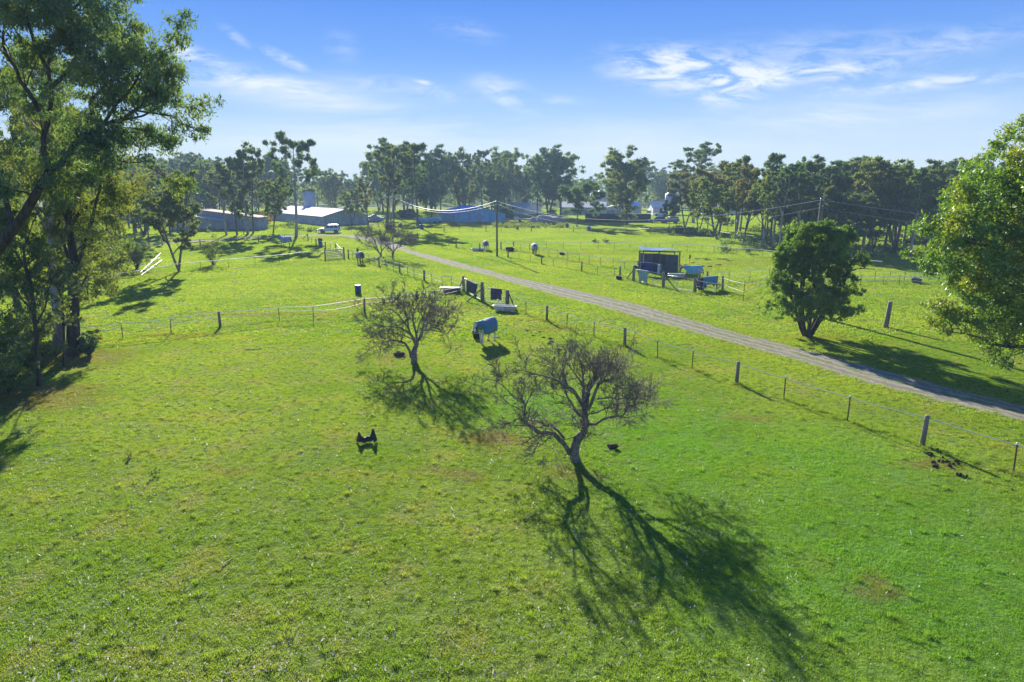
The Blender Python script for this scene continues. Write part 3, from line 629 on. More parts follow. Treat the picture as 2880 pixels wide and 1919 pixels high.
tub('square black tub on the grass at the foot of the dark gate post', G(1741, 786), .38, .35, M_black, 'tub', 'feed_tub')
tub('black trough by the corner post behind the broken fence', G(1434, 706), .75, .6, M_black, 'trough', 'trough')
tub('small dark bucket lying between the white tapes below the grazing horse', G(1581, 717), .45, .35, M_black)
tub('dark blue bucket hung at the gate post below the tin shelter', G(1786, 775)+Vector((0, 0, .75)), .28, .4, M_blue)
tub('black tub left of the white bath in the shelter yard', G(1879, 776.5), .5, .35, M_black, 'tub', 'feed_tub')
tub('grey trough beside the far pickets right of the round tree', G(2577, 796), .55, .5, plain('grey_plastic', (.2, .2, .22), None, 4, .6), 'trough', 'trough')
def bath(label, p, rz, Lb, Wb, H):
    o = thing('bath_tub', label, 'bath tub', p, rz); rings = []
    def ring(sx, sy, z, k=24):
        q = []
        for j in range(k):
            a = 2*math.pi*j/k; c, s_ = math.cos(a), math.sin(a); e = .55
            q.append(Vector((sx*abs(c)**e*(1 if c > 0 else -1), sy*abs(s_)**e*(1 if s_ > 0 else -1), z)))
        return q
    a, b = Lb/2, Wb/2
    for sx, sy, z in ((.62, .6, .08), (.8, .8, .12), (.93, .9, H*.6), (.95, .93, H-.03), (1.04, 1.06, H-.03), (1.04, 1.06, H), (.92, .88, H), (.88, .84, H*.6), (.75, .7, .17), (.01, .01, .16)): rings.append(ring(a*sx, b*sy, z))
    m = MB(); m.loft(rings); m.build('shell', M_white, o, True)
    for sx in (-1, 1):
        for sy in (-1, 1):
            m = MB(); m.tube([(a*.55*sx, b*.5*sy, 0), (a*.5*sx, b*.45*sy, .12)], .03, 6); m.build('foot', M_white, o)
    return o
bath('old white bath tub used as a trough beside the short thick post', G(1420, 876), R(-14), 2.0, .85, .5)
bath('white bath tub standing on the bare ground below the tin shelter', G(1903, 783), R(-4), 1.9, .8, .55)
bath('white trough lying behind the fence below the blue shed paddock', G(1345, 706), R(-5), 2.2, .7, .45)
m = MB(); m.box((0, 0, .33), (1.9, .85, .05), .0); m.box((-.2, .1, .16), (1.5, .6, .28), .05)
o = thing('trough_board', 'white board lying across a low trough where the tapes meet the gate', 'board', G(1268, 824), R(-6)); m = MB(); m.box((0, 0, .53), (2.1, .8, .05)); m.build('board', M_white, o)
m = MB(); m.box((.1, .0, .25), (1.6, .55, .5), .05); m.build('trough', M_wooddark, o)
def scrap(name, label, cat, p, dims, mat, seed, rough=.35, n=3, rz=0):
    bm = __import__('bmesh').new(); import bmesh
    bmesh.ops.create_icosphere(bm, subdivisions=n, radius=1.0); r = random.Random(seed)
    from mathutils import noise as mn
    for v in bm.verts:
        q = 1+rough*mn.noise(v.co*1.7+Vector((seed*3.1, 0, 0)))+rough*.5*mn.noise(v.co*4+Vector((0, seed*2.3, 0)))
        v.co = Vector((v.co.x*dims[0]/2*q, v.co.y*dims[1]/2*q, max(-.02, (v.co.z*.5+.42)*dims[2]*q)))
    me = bpy.data.meshes.new(name); bm.to_mesh(me); bm.free(); me.materials.append(mat); me.polygons.foreach_set('use_smooth', np.ones(len(me.polygons), bool))
    return tag(link(name, me, None, p, rz), label, cat)
# crumpled black rug with two raised peaks
nu, nv = 26, 12; V = []
for i in range(nu):
    for j in range(nv):
        x = (i/(nu-1)-.5)*.78; y = (j/(nv-1)-.5)*.30
        z = .03+.30*math.exp(-((x+.27)/.07)**2)*math.exp(-((y-.02)/.13)**2)+.40*math.exp(-((x-.27)/.08)**2)*math.exp(-((y-.05)/.14)**2)+.24*math.exp(-(x/.34)**6)*math.exp(-(y/.13)**2)+.02*math.sin(x*31)*math.cos(y*40)
        V.append((x*(1+.1*math.sin(y*20)), y+.05*math.sin(x*11), z))
F = [[i*nv+j, (i+1)*nv+j, (i+1)*nv+j+1, i*nv+j+1] for i in range(nu-1) for j in range(nv-1)]
o = link('crumpled_rug', meshnp('crumpled_rug', V, F, M_black, True), None, G(1031, 1246), R(8)); sm = o.modifiers.new('s', 'SOLIDIFY'); sm.thickness = .02
tag(o, 'small crumpled black rug with two upturned ends lying alone on the grass', 'rug')
scrap('stump', 'small dark stump lying left of the smaller bare tree foot', 'stump', G(1123, 1001), (.7, .5, .3), M_barkdark, 5)
o = scrap('fallen_log', 'short dark broken log lying right of the larger bare tree', 'log', G(1722, 1262), (.42, .2, .22), M_barkdark, 8)
scrap('stone', 'pale pinkish stone on the grass behind the grey horse hooves', 'stone', G(1396, 951), (.5, .22, .14), plain('pink_stone', (.5, .42, .40), None, 4, .9), 9, .2)
M_dung = plain('dung', (.05, .04, .028), (.03, .024, .018), 6, 1, bump=.6)
for i, (px, py, sc_) in enumerate([(2610+rnd.uniform(-12, 14)+k*6, 1278+k*3.2+rnd.uniform(-26, 20), rnd.uniform(.14, .38)) for k in range(17)]):
    scrap('dung_pile', 'dark dung pile trodden along the rope fence by the nearest thick post', 'dung', G(px, py), (sc_*.6, sc_*.4, .09), M_dung, 20+i, .8)['group'] = 'dung piles by the nearest rope fence post'
for i, (px, py) in enumerate([(1548, 953), (1551, 962), (1545, 968), (1528, 950), (1500, 945), (1575, 985), (1480, 930), (1520, 935)]):
    scrap('dung_pile', 'small dark dung dropping in the grass right of the rugged grey horse', 'dung', G(px, py), (.25, .2, .08), M_dung, 40+i, .8)['group'] = 'dung droppings right of the grey horse'
for i in range(16):
    px, py = 1920+rnd.uniform(0, 160), 727+rnd.uniform(0, 24)
    scrap('dung_pile', 'dark dung dropping on the open paddock right of the tin shelter', 'dung', G(px, py), (.7, .5, .12), M_dung, 60+i, .8, 2)['group'] = 'dung droppings right of the shelter'
def stick(label, p, Ln, rz, r=.015, mat=None):
    m = MB(); rr = random.Random(int(Ln*1000)); pts = [Vector((Ln*f, rr.uniform(-.04, .04), .02+rr.uniform(0, .03))) for f in (0, .3, .6, 1)]; m.tube(pts, [r, r, r*.8, r*.4], 5)
    m.tube([pts[1], pts[1]+Vector((.1, .12, .03))], r*.5, 4); return tag(m.build('fallen_stick', mat or M_barkpale, None, True, loc=p, rotz=rz), label, 'stick')
stick('pale stick lying on the grass below the dark broken log', G(1700, 1268), .55, R(-20)); stick('pale curled stick on the grass left of the bare tree shadow', G(1380, 1295), .5, R(-70))
stick('thin pale stick standing out on the grass in the lower left paddock', G(622, 1600), .45, R(75)); stick('long forked grey stick on the grass below the tape fence', G(690, 985), 1.0, R(12), .03)
def cone(label, p, s):
    o = thing('marker_cone', label, 'cone', p); m = MB(); lathe(m, [(.18*s, .03), (.03*s, .5*s)]); m.build('body', M_red, o, True); m = MB(); m.box((0, 0, .015), (.45*s, .45*s, .03)); m.build('base', M_red, o)
cone('small red marker cone beyond the far fence above the dappled horse', G(1455.5, 646), 2.0)
o = thing('warning_flag', 'orange flag on a thin stake behind the chestnut horse', 'flag', G(1937.5, 764)); m = MB(); m.tube([(0, 0, 0), (0, 0, 1.9)], .02, 5); m.build('stake', M_steel, o); m = MB(); m.box((.02, 0, 1.8), (.22, .02, .45)); m.build('cloth', M_red, o)
# jump rails on the far left
o = thing('jump_rails', 'white horse jump poles leaning in a heap at the left paddock edge', 'jump rails', G(420, 765))
b0 = G(420, 765)
for a, b, za, zb in (((396, 773), (455, 729), .3, .9), ((396, 766), (440, 762), .9, 1.1), ((418, 731), (456, 731), 1.0, 1.0), ((398, 776), (456, 737), .1, .3), ((425, 741), (452, 735), .4, .5), ((405, 764), (442, 758), .4, .6)):
    m = MB(); m.tube([G(*a)-b0+Vector((0, 0, za)), G(*b)-b0+Vector((0, 0, zb))], .035, 6); m.build('pole', M_white, o)
# ================================================================ utility poles and cables
def upole(label, p, h, lean=(0, 0), r=.13):
    o = thing('utility_pole', label, 'utility pole', p); m = MB(); m.tube([(0, 0, -.2), (lean[0], lean[1], h*.98), (lean[0], lean[1], h)], [r*1.15, r*.8, r*.7], 10); m.build('pole', M_pole, o, True)
    for k, z in enumerate((.12, .55)):
        m = MB(); lathe(m, [(.03, -.06), (.06, -.04), (.06, .02), (.03, .05)], 8, (lean[0]+.0, lean[1]-.13, h-z)); m.build('insulator', M_cap, o, True)
    m = MB(); m.tube([(lean[0], lean[1], h), (lean[0], lean[1], h+.03)], [r*.82, r*.75], 10); m.build('cap', M_galv, o)
    return o
P1, P2, P3 = G(1109, 657), G(1398, 721.5), Vector((23.8, 53.8, 0)); H1, H2, H3 = 8.3, 8.15, 9.15; P4 = Vector((49.5, 4, 0))
upole('first utility pole standing among the tubs near the left end of the cables', P1, H1)
upole('middle utility pole standing beside the dappled horse', P2, H2, (0, 0), .14)
upole('utility pole rising behind the round dark tree', P3, H3, (.15, 0), .19)
def cable(label, a, b, sag, r, mat):
    m = MB(); m.tube(catenary(a, b, sag, 28), r, 5); tag(m.build('power_cable', mat, None), label, 'cable')
zz = lambda v, z: Vector((v.x, v.y-.13, z))
cable('thick pale sagging cable between the first and middle utility poles', zz(P1, H1-.12), zz(P2, H2-.12), 2.2, .055, M_cable)
cable('thin grey cable hanging under the thick cable between first and middle poles', zz(P1, H1-.55), zz(P2, H2-.55), 2.1, .022, M_thincable)
cable('thick cable sagging from the middle pole to the pole behind the round tree', zz(P2, H2-.12), zz(P3, H3-.12), 2.1, .018, M_thincable)
cable('thin lower cable from the middle pole to the pole behind the round tree', zz(P2, H2-.55), zz(P3, H3-.7), 2.5, .012, M_thincable)
cable('upper wire leaving the pole behind the round tree towards the broad-leaved tree', zz(P3, H3-.12), P4+Vector((0, 0, 7.5)), 1.2, .010, M_thincable)
cable('lower wire leaving the pole behind the round tree towards the broad-leaved tree', zz(P3, H3-.7), P4+Vector((0, 0, 6.9)), 1.3, .008, M_thincable)
P0 = P1+Vector((-52, 30, 0))
cable('thin wire running left from the first utility pole into the gum trees', zz(P1, H1-.3), P0+Vector((0, 0, 7)), 1.2, .02, M_thincable)
# ================================================================ sheds
def iron(name, c, c2, k=4.0, axis='X', rough=.5, metal=.2): return plain(name, c, c2, .8, rough, metal, wave=(axis, k, .35), bump=.3)
M_roofpale = iron('pale_iron_roof', (.58, .60, .62), (.46, .49, .53), 1.2, rough=.8, metal=0)
M_wallgrey = iron('grey_iron_wall', (.48, .52, .56), (.36, .38, .42), .5, rough=.8, metal=0)
M_wallwhite = iron('white_iron_wall', (.74, .75, .74), (.62, .62, .62), .5, rough=.8, metal=0)
M_roofblue = plain('blue_tarpaulin_roof', (.03, .20, .62), (.06, .24, .55), .6, .9, bump=.4, spec=.1)
M_flareblue = iron('flare_tinted_blue_iron', (.24, .54, .76), (.16, .42, .62), .5, rough=.8, metal=0)  # saturated blue of the lens flare put into the shed wall colour
M_dooriron = iron('dull_door', (.42, .46, .5), (.3, .34, .38), 1.4, rough=.7)
M_roofrust = iron('rusty_iron_roof', (.38, .26, .18), (.45, .40, .35), 1.2, rough=.9, metal=0)
def gshed(label, p, ang, Ln, W, eave, ridge, wall, roof, doors=(), over=.4, gabledoors=(), name='shed', cat='shed', extra=None, asym=.5):
    """long axis +y locally, gable end at y=0, x from 0 to W"""
    o = thing(name, label, cat, p, ang); xr = W*asym
    m = MB(); m.add([(0, 0, -.1), (W, 0, -.1), (W, 0, eave), (xr, 0, ridge), (0, 0, eave), (0, Ln, -.1), (W, Ln, -.1), (W, Ln, eave), (xr, Ln, ridge), (0, Ln, eave)],
               [[0, 1, 2, 3, 4], [5, 9, 8, 7, 6], [0, 4, 9, 5], [1, 6, 7, 2]]); m.build('wall', wall, o)
    m = MB(); t = .07; sl_ = (ridge-eave)/xr; sr = (ridge-eave)/(W-xr); oz = over
    for (x0, z0, x1, z1) in ((-oz, eave-sl_*oz+.03, xr, ridge+.03), (W+oz, eave-sr*oz+.03, xr, ridge+.03)):
        V = [(x0, -oz, z0), (x1, -oz, z1), (x1, Ln+oz, z1), (x0, Ln+oz, z0), (x0, -oz, z0+t), (x1, -oz, z1+t), (x1, Ln+oz, z1+t), (x0, Ln+oz, z0+t)]
        m.add(V, [[0, 1, 2, 3], [4, 7, 6, 5], [0, 4, 5, 1], [3, 2, 6, 7], [0, 3, 7, 4]])
    rf = m.build('roof', roof, o)
    m = MB(); m.tube([(xr, -oz, ridge+.12), (xr, Ln+oz, ridge+.12)], .12, 6); m.build('ridge_cap', roof, rf)
    m = MB(); m.tube([(-oz, -oz, eave-.1), (-oz, Ln+oz, eave-.1)], .07, 5); m.build('gutter', M_galv, rf)
    for (y0, y1, z0, z1) in doors: m = MB(); m.box((-.03, (y0+y1)/2, (z0+z1)/2), (.08, y1-y0, z1-z0)); m.build('door', M_dooriron, o)
    for (x0, x1, z0, z1) in gabledoors: m = MB(); m.box(((x0+x1)/2, -.03, (z0+z1)/2), (x1-x0, .08, z1-z0)); m.build('door', M_dooriron, o)
    return o
dirang = lambda dx, dy: math.atan2(dy, dx)-math.pi/2
a = G(909.6, 634)
gshed('long grey iron shed with pale roof behind the white car', a, dirang(-.6, .8), 42, 13, 2.35, 4.15, M_wallgrey, M_roofpale, gabledoors=[(6.2, 8.2, 0, 2.5), (10.6, 11.6, 0, 2.1)])
a = G(1282, 626)
sh = gshed('flare-tinted blue iron shed with blue tarpaulin roof behind the middle pole cables', a, dirang(-.36, .93), 19, 15.2, 2.35, 4.3, M_flareblue, M_roofblue, gabledoors=[(6.3, 7.6, 0, 2.3), (3.6, 4.4, .9, 1.7)], doors=[(2, 15, .3, 1.9)], asym=.5)
m = MB()   # skillion lean-to on the side
m.add([(-.06, 1.0, .2), (-.06, 17, .2), (-.5, 17, 1.9), (-.5, 1.0, 1.9)], [[0, 1, 2, 3]]); m.build('tarpaulin', plain('pale_blue_tarpaulin', (.25, .42, .52), (.18, .33, .42), 1, .6, bump=.6), sh)
a = G(555, 645)
gshed('small grey tin shed with pale sloping roof edge behind the left tree row', a, dirang(.1, 1), 5, 15.5, 2.9, 4.6, M_wallgrey, M_roofrust, gabledoors=[(4.5, 8.2, 0, 3.0)], asym=.08, over=.5)
a = G(478, 648)
gshed('low dark tin shed standing left of the small grey shed', a, dirang(0, 1), 9, 12, 2.3, 3.3, M_wallgrey, M_roofpale, asym=.5)
def farshed(label, x0, yb, x1, ridge_h, eave, wall, roof, depth=12, ang=0.0, **k):
    a = G(x0, yb); b = G(x1, yb); W = (b-a).length
    # long side facing the camera: long axis along +x; place gable end at right
    return gshed(label, b, dirang(-(math.cos(ang)), math.sin(ang)), W, depth, eave, ridge_h, wall, roof, **k)
def longshed(label, x0, y0, x1, y1, D, eave, ridge, wall, roof, name='shed'):
    """ridge runs from photo-left end to photo-right end; near long wall on the camera side"""
    a, b = G(x0, y0), G(x1, y1); d = b-a; ang = math.atan2(d.y, d.x); o = thing(name, label, 'shed', a, ang); Ln = d.length
    m = MB(); m.add([(0, 0, -.1), (Ln, 0, -.1), (Ln, D, -.1), (0, D, -.1), (0, 0, eave), (Ln, 0, eave), (Ln, D, eave), (0, D, eave), (0, D/2, ridge), (Ln, D/2, ridge)], [[0, 1, 5, 4], [1, 2, 6, 9, 5], [3, 7, 6, 2], [0, 4, 8, 7, 3]]); m.build('wall', wall, o)
    m = MB(); s_ = (ridge-eave)/(D/2); oz = .4
    for y0_, z0_ in ((-oz, eave-s_*oz), (D+oz, eave-s_*oz)):
        m.add([(-oz, y0_, z0_+.03), (Ln+oz, y0_, z0_+.03), (Ln+oz, D/2, ridge+.03), (-oz, D/2, ridge+.03), (-oz, y0_, z0_+.12), (Ln+oz, y0_, z0_+.12), (Ln+oz, D/2, ridge+.12), (-oz, D/2, ridge+.12)], [[0, 3, 2, 1], [4, 5, 6, 7], [0, 1, 5, 4], [1, 2, 6, 5], [3, 0, 4, 7]])
    m.build('roof', roof, o)
    m = MB()
    for i in range(max(2, int(Ln/6))): m.box((3+i*6, -.03, eave*.45), (1.6, .06, .9))
    m.build('vent_flap', M_dooriron, o); return o
longshed('far white shed left of the big gum clump behind the middle pole', 1405, 602, 1478, 604, 11, 2.6, 4.2, M_wallwhite, M_roofpale)
longshed('long white poultry shed behind the lone spreading tree', 1577, 604, 1700, 605, 14, 2.7, 4.6, M_wallwhite, M_roofpale)
a = G(1690, 606); gshed('cream gabled annexe at the end of the long white shed', a, dirang(.1, 1), 12, 14, 2.5, 3.8, M_wallwhite, M_roofpale, gabledoors=[(2, 5, 0, 2)])
longshed('white shed with pale roof and blue end seen between gum trunks', 1755, 606, 1800, 606, 10, 2.8, 4.5, M_flareblue, M_roofblue)
longshed('white farm building with grey roof behind the junk and silos', 1836, 606, 1878, 606, 10, 2.8, 4.7, M_wallwhite, M_roofpale)
longshed('pale roofed shed seen through trunks left of the right bushland', 1972, 603, 2085, 604, 14, 2.7, 4.8, M_wallwhite, M_roofpale)
longshed('far pale shed partly hidden behind the blue shed and middle pole', 1395, 596, 1420, 596, 8, 2.6, 4.0, M_wallwhite, M_roofpale)
def silo(label, p, r, h, mat, legs=True, tank=False):
    o = thing('silo', label, 'silo', p); m = MB()
    if tank: lathe(m, [(r, 0), (r, h), (r*.98, h+.05)], 20)
    else: lathe(m, [(r*.15, 1.2), (r, h*.35), (r, h*.85), (r*.2, h), (.05, h+.1)], 18)
    m.build('tank', mat, o, True)
    if not tank:
        for k in range(4): a = k*math.pi/2+.6; m = MB(); m.tube([(r*.9*math.cos(a), r*.9*math.sin(a), 0), (r*.9*math.cos(a), r*.9*math.sin(a), h*.5)], .08, 5); m.build('leg', M_galv, o)
    else:
        m = MB(); lathe(m, [(r*1.03, h*.3), (r*1.03, h*.32)], 20); m.build('band', M_galv, o)
    return o
M_silo = iron('silo_iron', (.36, .42, .50), (.30, .34, .40), 2, 'Z', .4, .4)
pa = G(874, 616); silo('tall blue-grey corrugated silo with rusty top behind the long shed', pa, 1.75, AT(874, 537, pa.y).z, iron('rusty_silo', (.34, .45, .62), (.42, .46, .52), 1.2, 'Z', .6), tank=True)
# creeper on top of it
o = bpy.data.objects['silo']; me = leaves('creeper', M_gumwarm, [(rnd.uniform(-1.6, 1.6), rnd.uniform(-1.5, 1.5), AT(874, 537, pa.y).z+.2) for _ in range(22)], .8, 40, .5, .35, .2, .8, 5); link('creeper', me, o)
pa = G(1672, 598); silo('left white feed silo above the long poultry shed', pa, 2.0, 8.6, M_silo); pa = G(1689, 598); silo('right white feed silo above the long poultry shed', pa, 2.2, 9, M_silo)
pa = G(1885, 603); silo('white feed silo with a slanted auger beside the grey roofed building', pa, 2.2, 8.6, M_silo)
# tin shelter in the right paddock
a = G(1807, 763.5); b = G(1909.5, 764); d = (b-a); ang = math.atan2(d.y, d.x); Ln = d.length
sh = thing('field_shelter', 'open tin field shelter with weathered blue roof in the right paddock', 'shelter', a, ang)
M_shelterwall = plain('old_corrugated_iron', (.20, .22, .24), (.12, .115, .11), 1.3, .75, .15, bump=.3, stretch=(1, 1, .3))
def corr(m, p0, p1, z0, z1a, z1b, amp=.045, pitch=.11):
    p0 = Vector(p0); p1 = Vector(p1); d = p1-p0; n = int(d.length/pitch*4); u = d.normalized(); nn = Vector((-u.y, u.x, 0)); V = []
    for i in range(n+1):
        f = i/n; q = p0+d*f+nn*(amp*math.sin(i*math.pi/2)); V += [(q.x, q.y, z0), (q.x, q.y, z1a+(z1b-z1a)*f)]
    m.add(V, [[2*i, 2*i+2, 2*i+3, 2*i+1] for i in range(n)])
m = MB(); corr(m, (0.1, 0, 0), (Ln*.45, -.02, 0), .05, 2.2, 2.18); m.build('wall_sheet', M_shelterwall, sh)
m = MB(); corr(m, (Ln*.44, -.06, 0), (Ln-.15, -.06, 0), .0, 2.15, 2.0); m.build('wall_sheet', M_shelterwall, sh)
m = MB(); corr(m, (.02, .1, 0), (.02, 3.2, 0), .05, 2.2, 2.0); m.build('wall_sheet', M_shelterwall, sh)
for x, y, h in ((0, 0, 2.55), (Ln*.44, .08, 2.4), (Ln, 0, 2.4), (0, 3.2, 2.2), (Ln, 3.2, 2.1)): m = MB(); m.tube([(x, y, -.1), (x, y, h)], .075, 7); m.build('post', M_wooddark, sh, True)
m = MB(); m.tube([(-.1, -.05, 2.5), (Ln+.1, -.05, 2.4)], .06, 6); m.tube([(-.1, 3.2, 2.15), (Ln+.1, 3.2, 2.05)], .06, 6); m.build('roof_beam', M_wooddark, sh)
V = []; nx, ny = 40, 6
for i in range(nx+1):
    for j in range(ny+1):
        f, g_ = i/nx, j/ny; V.append((-.15+f*(Ln*.98), -.2+g_*3.7*(1-.25*max(0, f-.6)), 2.66-.12*f+.02*math.sin(i*1.57*2)-.02*g_+.10*math.exp(-((f-.1)/.2)**2)*g_-.07*math.sin(f*6)*(1-g_)))
me = meshnp('roof', V, [[i*(ny+1)+j, (i+1)*(ny+1)+j, (i+1)*(ny+1)+j+1, i*(ny+1)+j+1] for i in range(nx) for j in range(ny)], plain('blue_roof_sheet', (.10, .24, .42), (.16, .28, .40), 1.2, .5, .2, bump=.3)); rf = link('roof', me, sh); rf.modifiers.new('s', 'SOLIDIFY').thickness = .02
m = MB(); m.box((Ln*.87, -.16, 1.0), (.5, .2, .16)); m.build('feed_tray', plain('maroon_plastic', (.16, .02, .04), None, 4, .6), sh)
# ================================================================ car
def car(label, p, rz, body, name='parked_car', ute=False, wagon=True):
    o = thing(name, label, 'car', p, rz); W = 1.88
    Lw = 4.8
    prof = [(-2.35, .45), (-2.38, .75), (-2.32, 1.02), (-2.28, 1.08), (2.15, 1.02) if False else (1.0, 1.10), (2.05, 1.0), (2.36, .88), (2.40, .6), (2.36, .42), (1.95, .40), (1.9, .62), (1.62, .82), (1.3, .82), (1.02, .62), (.97, .38), (-.97, .38), (-1.02, .62), (-1.3, .82), (-1.62, .82), (-1.9, .62), (-1.95, .40)]
    m = MB(); V = []
    for s_ in (-1, 1):
        for x, z in prof: V.append((x, s_*W/2*(1-.04*(z > .9)), z))
    k = len(prof); F = [[j, (j+1) % k, k+(j+1) % k, k+j] for j in range(k)]+[list(range(k))[::-1], [k+j for j in range(k)]]
    m.add(V, F); bo = m.build('body', body, o, bevel=.05)
    cab = [(-2.25, 1.06), (-2.05, 1.80), (-1.9, 1.86), (.15, 1.84), (.35, 1.78), (1.12, 1.08)] if wagon else [(-.6, 1.06), (-.5, 1.70), (.3, 1.72), (1.0, 1.08)]
    m = MB(); m.loft([[Vector((x, -W/2*(.97-.16*((z-1.06)/.8)), z)) for x, z in cab], [Vector((x, W/2*(.97-.16*((z-1.06)/.8)), z)) for x, z in cab]]); m.build('cabin', body, o, bevel=.03)
    if wagon:
        for s_ in (-1, 1):
            for (x0, x1, x2, x3) in ((-2.02, -1.18, -1.18, -1.95), (-1.10, -.22, -.22, -1.10), (-.14, .88, .22, -.14)):
                y0 = s_*(W/2*.957+.012); y1 = s_*(W/2*.835+.012); m = MB(); m.add([(x0, y0, 1.14), (x1, y0, 1.14), (x2, y1, 1.72), (x3, y1, 1.72)], [[0, 1, 2, 3]]); m.build('window', M_glass, o)
            m = MB(); m.tube([(-1.8, s_*.66, 1.93), (.1, s_*.66, 1.92)], .025, 5); m.build('roof_rail', M_galv, o)
        m = MB(); m.add([(1.13, -.78, 1.13), (1.13, .78, 1.13), (.42, .70, 1.76), (.42, -.70, 1.76)], [[0, 1, 2, 3]]); m.build('windscreen', M_glass, o)
        m = MB(); m.add([(-2.275, -.78, 1.15), (-2.275, .78, 1.15), (-2.10, .70, 1.72), (-2.10, -.70, 1.72)], [[0, 3, 2, 1]]); m.build('rear_window', M_glass, o)
    for x in (-1.46, 1.46):
        for s_ in (-1, 1):
            wh = MB(); y = s_*(W/2-.13); k = 18
            wh.loft([[Vector((x+rr*math.cos(2*math.pi*j/k), y+yy_, .38+rr*math.sin(2*math.pi*j/k))) for j in range(k)] for rr, yy_ in ((.30, -.12), (.37, -.11), (.385, 0), (.37, .11), (.30, .12))])
            t_ = wh.build('wheel', M_black, o, True); rm = MB(); rm.loft([[Vector((x+rr*math.cos(2*math.pi*j/k), y+s_*yy_, .38+rr*math.sin(2*math.pi*j/k))) for j in range(k)] for rr, yy_ in ((.24, .10), (.24, .13), (.08, .11))]); rm.build('rim', M_galv, t_, True)
    for s_ in (-1, 1):
        m = MB(); m.box((2.33, s_*.70, .84), (.12, .34, .14)); m.build('headlight', M_cap, o)
        m = MB(); m.box((-2.34, s_*.80, 1.0), (.08, .16, .35)); m.build('tail_light', M_red, o)
    m = MB(); m.box((2.38, 0, .55), (.1, 1.7, .2)); m.build('bumper', M_galv, o)
    m = MB(); m.box((.85, W/2+.1, 1.15), (.16, .16, .12)); m.build('mirror', body, o)
    return o
M_glass = plain('car_glass', (.02, .03, .04), None, 2, .08, spec=.8)
M_carwhite = plain('white_car_paint', (.75, .77, .80), (.70, .72, .76), 1, .25, spec=.6)
M_carblue = plain('blue_car_paint', (.03, .08, .2), None, 1, .3, spec=.6); M_cargrey = plain('grey_car_paint', (.2, .22, .24), None, 1, .3, spec=.6); M_carred = plain('red_car_paint', (.35, .03, .02), None, 1, .3, spec=.6)
car('white four wheel drive wagon parked beside the long grey shed', G(927, 655), R(184), M_carwhite)
car('white car parked among the junk in front of the far grey roofed building', G(1858, 608), R(175), M_carwhite)
car('dark blue car parked under the trees at the yard edge', G(1848, 627), R(170), M_carblue); car('second dark car parked beside the dark blue car under the trees', G(1885, 628), R(185), M_cargrey)
car('grey car parked before the pale shed seen through the right trunks', G(1990, 609), R(10), M_cargrey); car('green-grey car parked in the gap right of the grey car', G(2025, 611), R(0), M_cargrey)
car('old blue car parked before the dark hedge right of the blue shed', G(1425, 613), R(180), M_carblue)
car('dark car half hidden in the yard below the big gum clump', G(1560, 615), R(5), M_cargrey)
scrap('rubble_heap', 'pale rubble heap lying on the long grass beyond the far fence', 'heap', G(1537, 631), (8.5, 4, 2.4), plain('pale_rubble', (.45, .42, .38), (.3, .27, .24), 2, .95, bump=.8), 77, .5)
scrap('scrap_heap', 'dark scrap heap under the trees left of the blue shed', 'heap', G(1148, 613), (6, 4, 2.6), M_soil, 78, .6)
scrap('scrap_heap', 'white and grey scrap pile at the right end of the long grey shed', 'heap', G(1052, 625), (5, 3, 1.6), plain('mixed_scrap', (.5, .5, .5), (.1, .1, .12), 4, .8, lo=.48, hi=.52), 79, .9)
m = MB(); o = thing('boat_trailer', 'long white trailer bed parked in the shade left of the rubble heap', 'trailer', G(1500, 624), R(3)); m.box((0, 0, .8), (11, 2.2, .35)); m.build('bed', plain('dusty_white', (.55, .5, .45), None, 3, .8), o)
for x in (-4, 3, 4.2): m = MB(); m.tube([(x, -1.15, .4), (x, 1.15, .4)], .4, 12); m.build('wheel', M_black, o)
m = MB(); m.box((-5.0, -.2, 1.1), (1.2, 1, .8)); m.build('box', M_white, o)
for px, py, w_, lab, mt in ((1232, 626, 2.2, 'small white box trailer beside the blue shed tarpaulin wall', M_white), (1203, 628, 7, 'blue skip of scrap standing left of the blue shed', M_flareblue)):
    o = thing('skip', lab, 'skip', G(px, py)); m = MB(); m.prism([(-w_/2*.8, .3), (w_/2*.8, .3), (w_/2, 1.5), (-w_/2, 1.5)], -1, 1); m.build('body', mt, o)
    for x in (-.3, .3): m = MB(); m.tube([(x*w_, -1.05, .3), (x*w_, 1.05, .3)], .3, 10); m.build('wheel', M_black, o)
pc = G(1735, 625); o = thing('shipping_container', 'long low dark container row lying in the shade right of the lone tree', 'container', G(1648, 625), 0)
W_ = (G(1830, 625)-G(1648, 625)).x; m = MB(); m.box((W_/2, 1.2, 1.25), (W_, 2.4, 2.3)); m.build('body', iron('dark_container', (.03, .05, .06), (.04, .07, .08), 1.2, rough=.8), o)
m = MB()
for i in range(9): m.box((W_*(i+.5)/9, -.03, 1.25), (.12, .1, 2.2))
m.build('door_bar', M_steel, o)
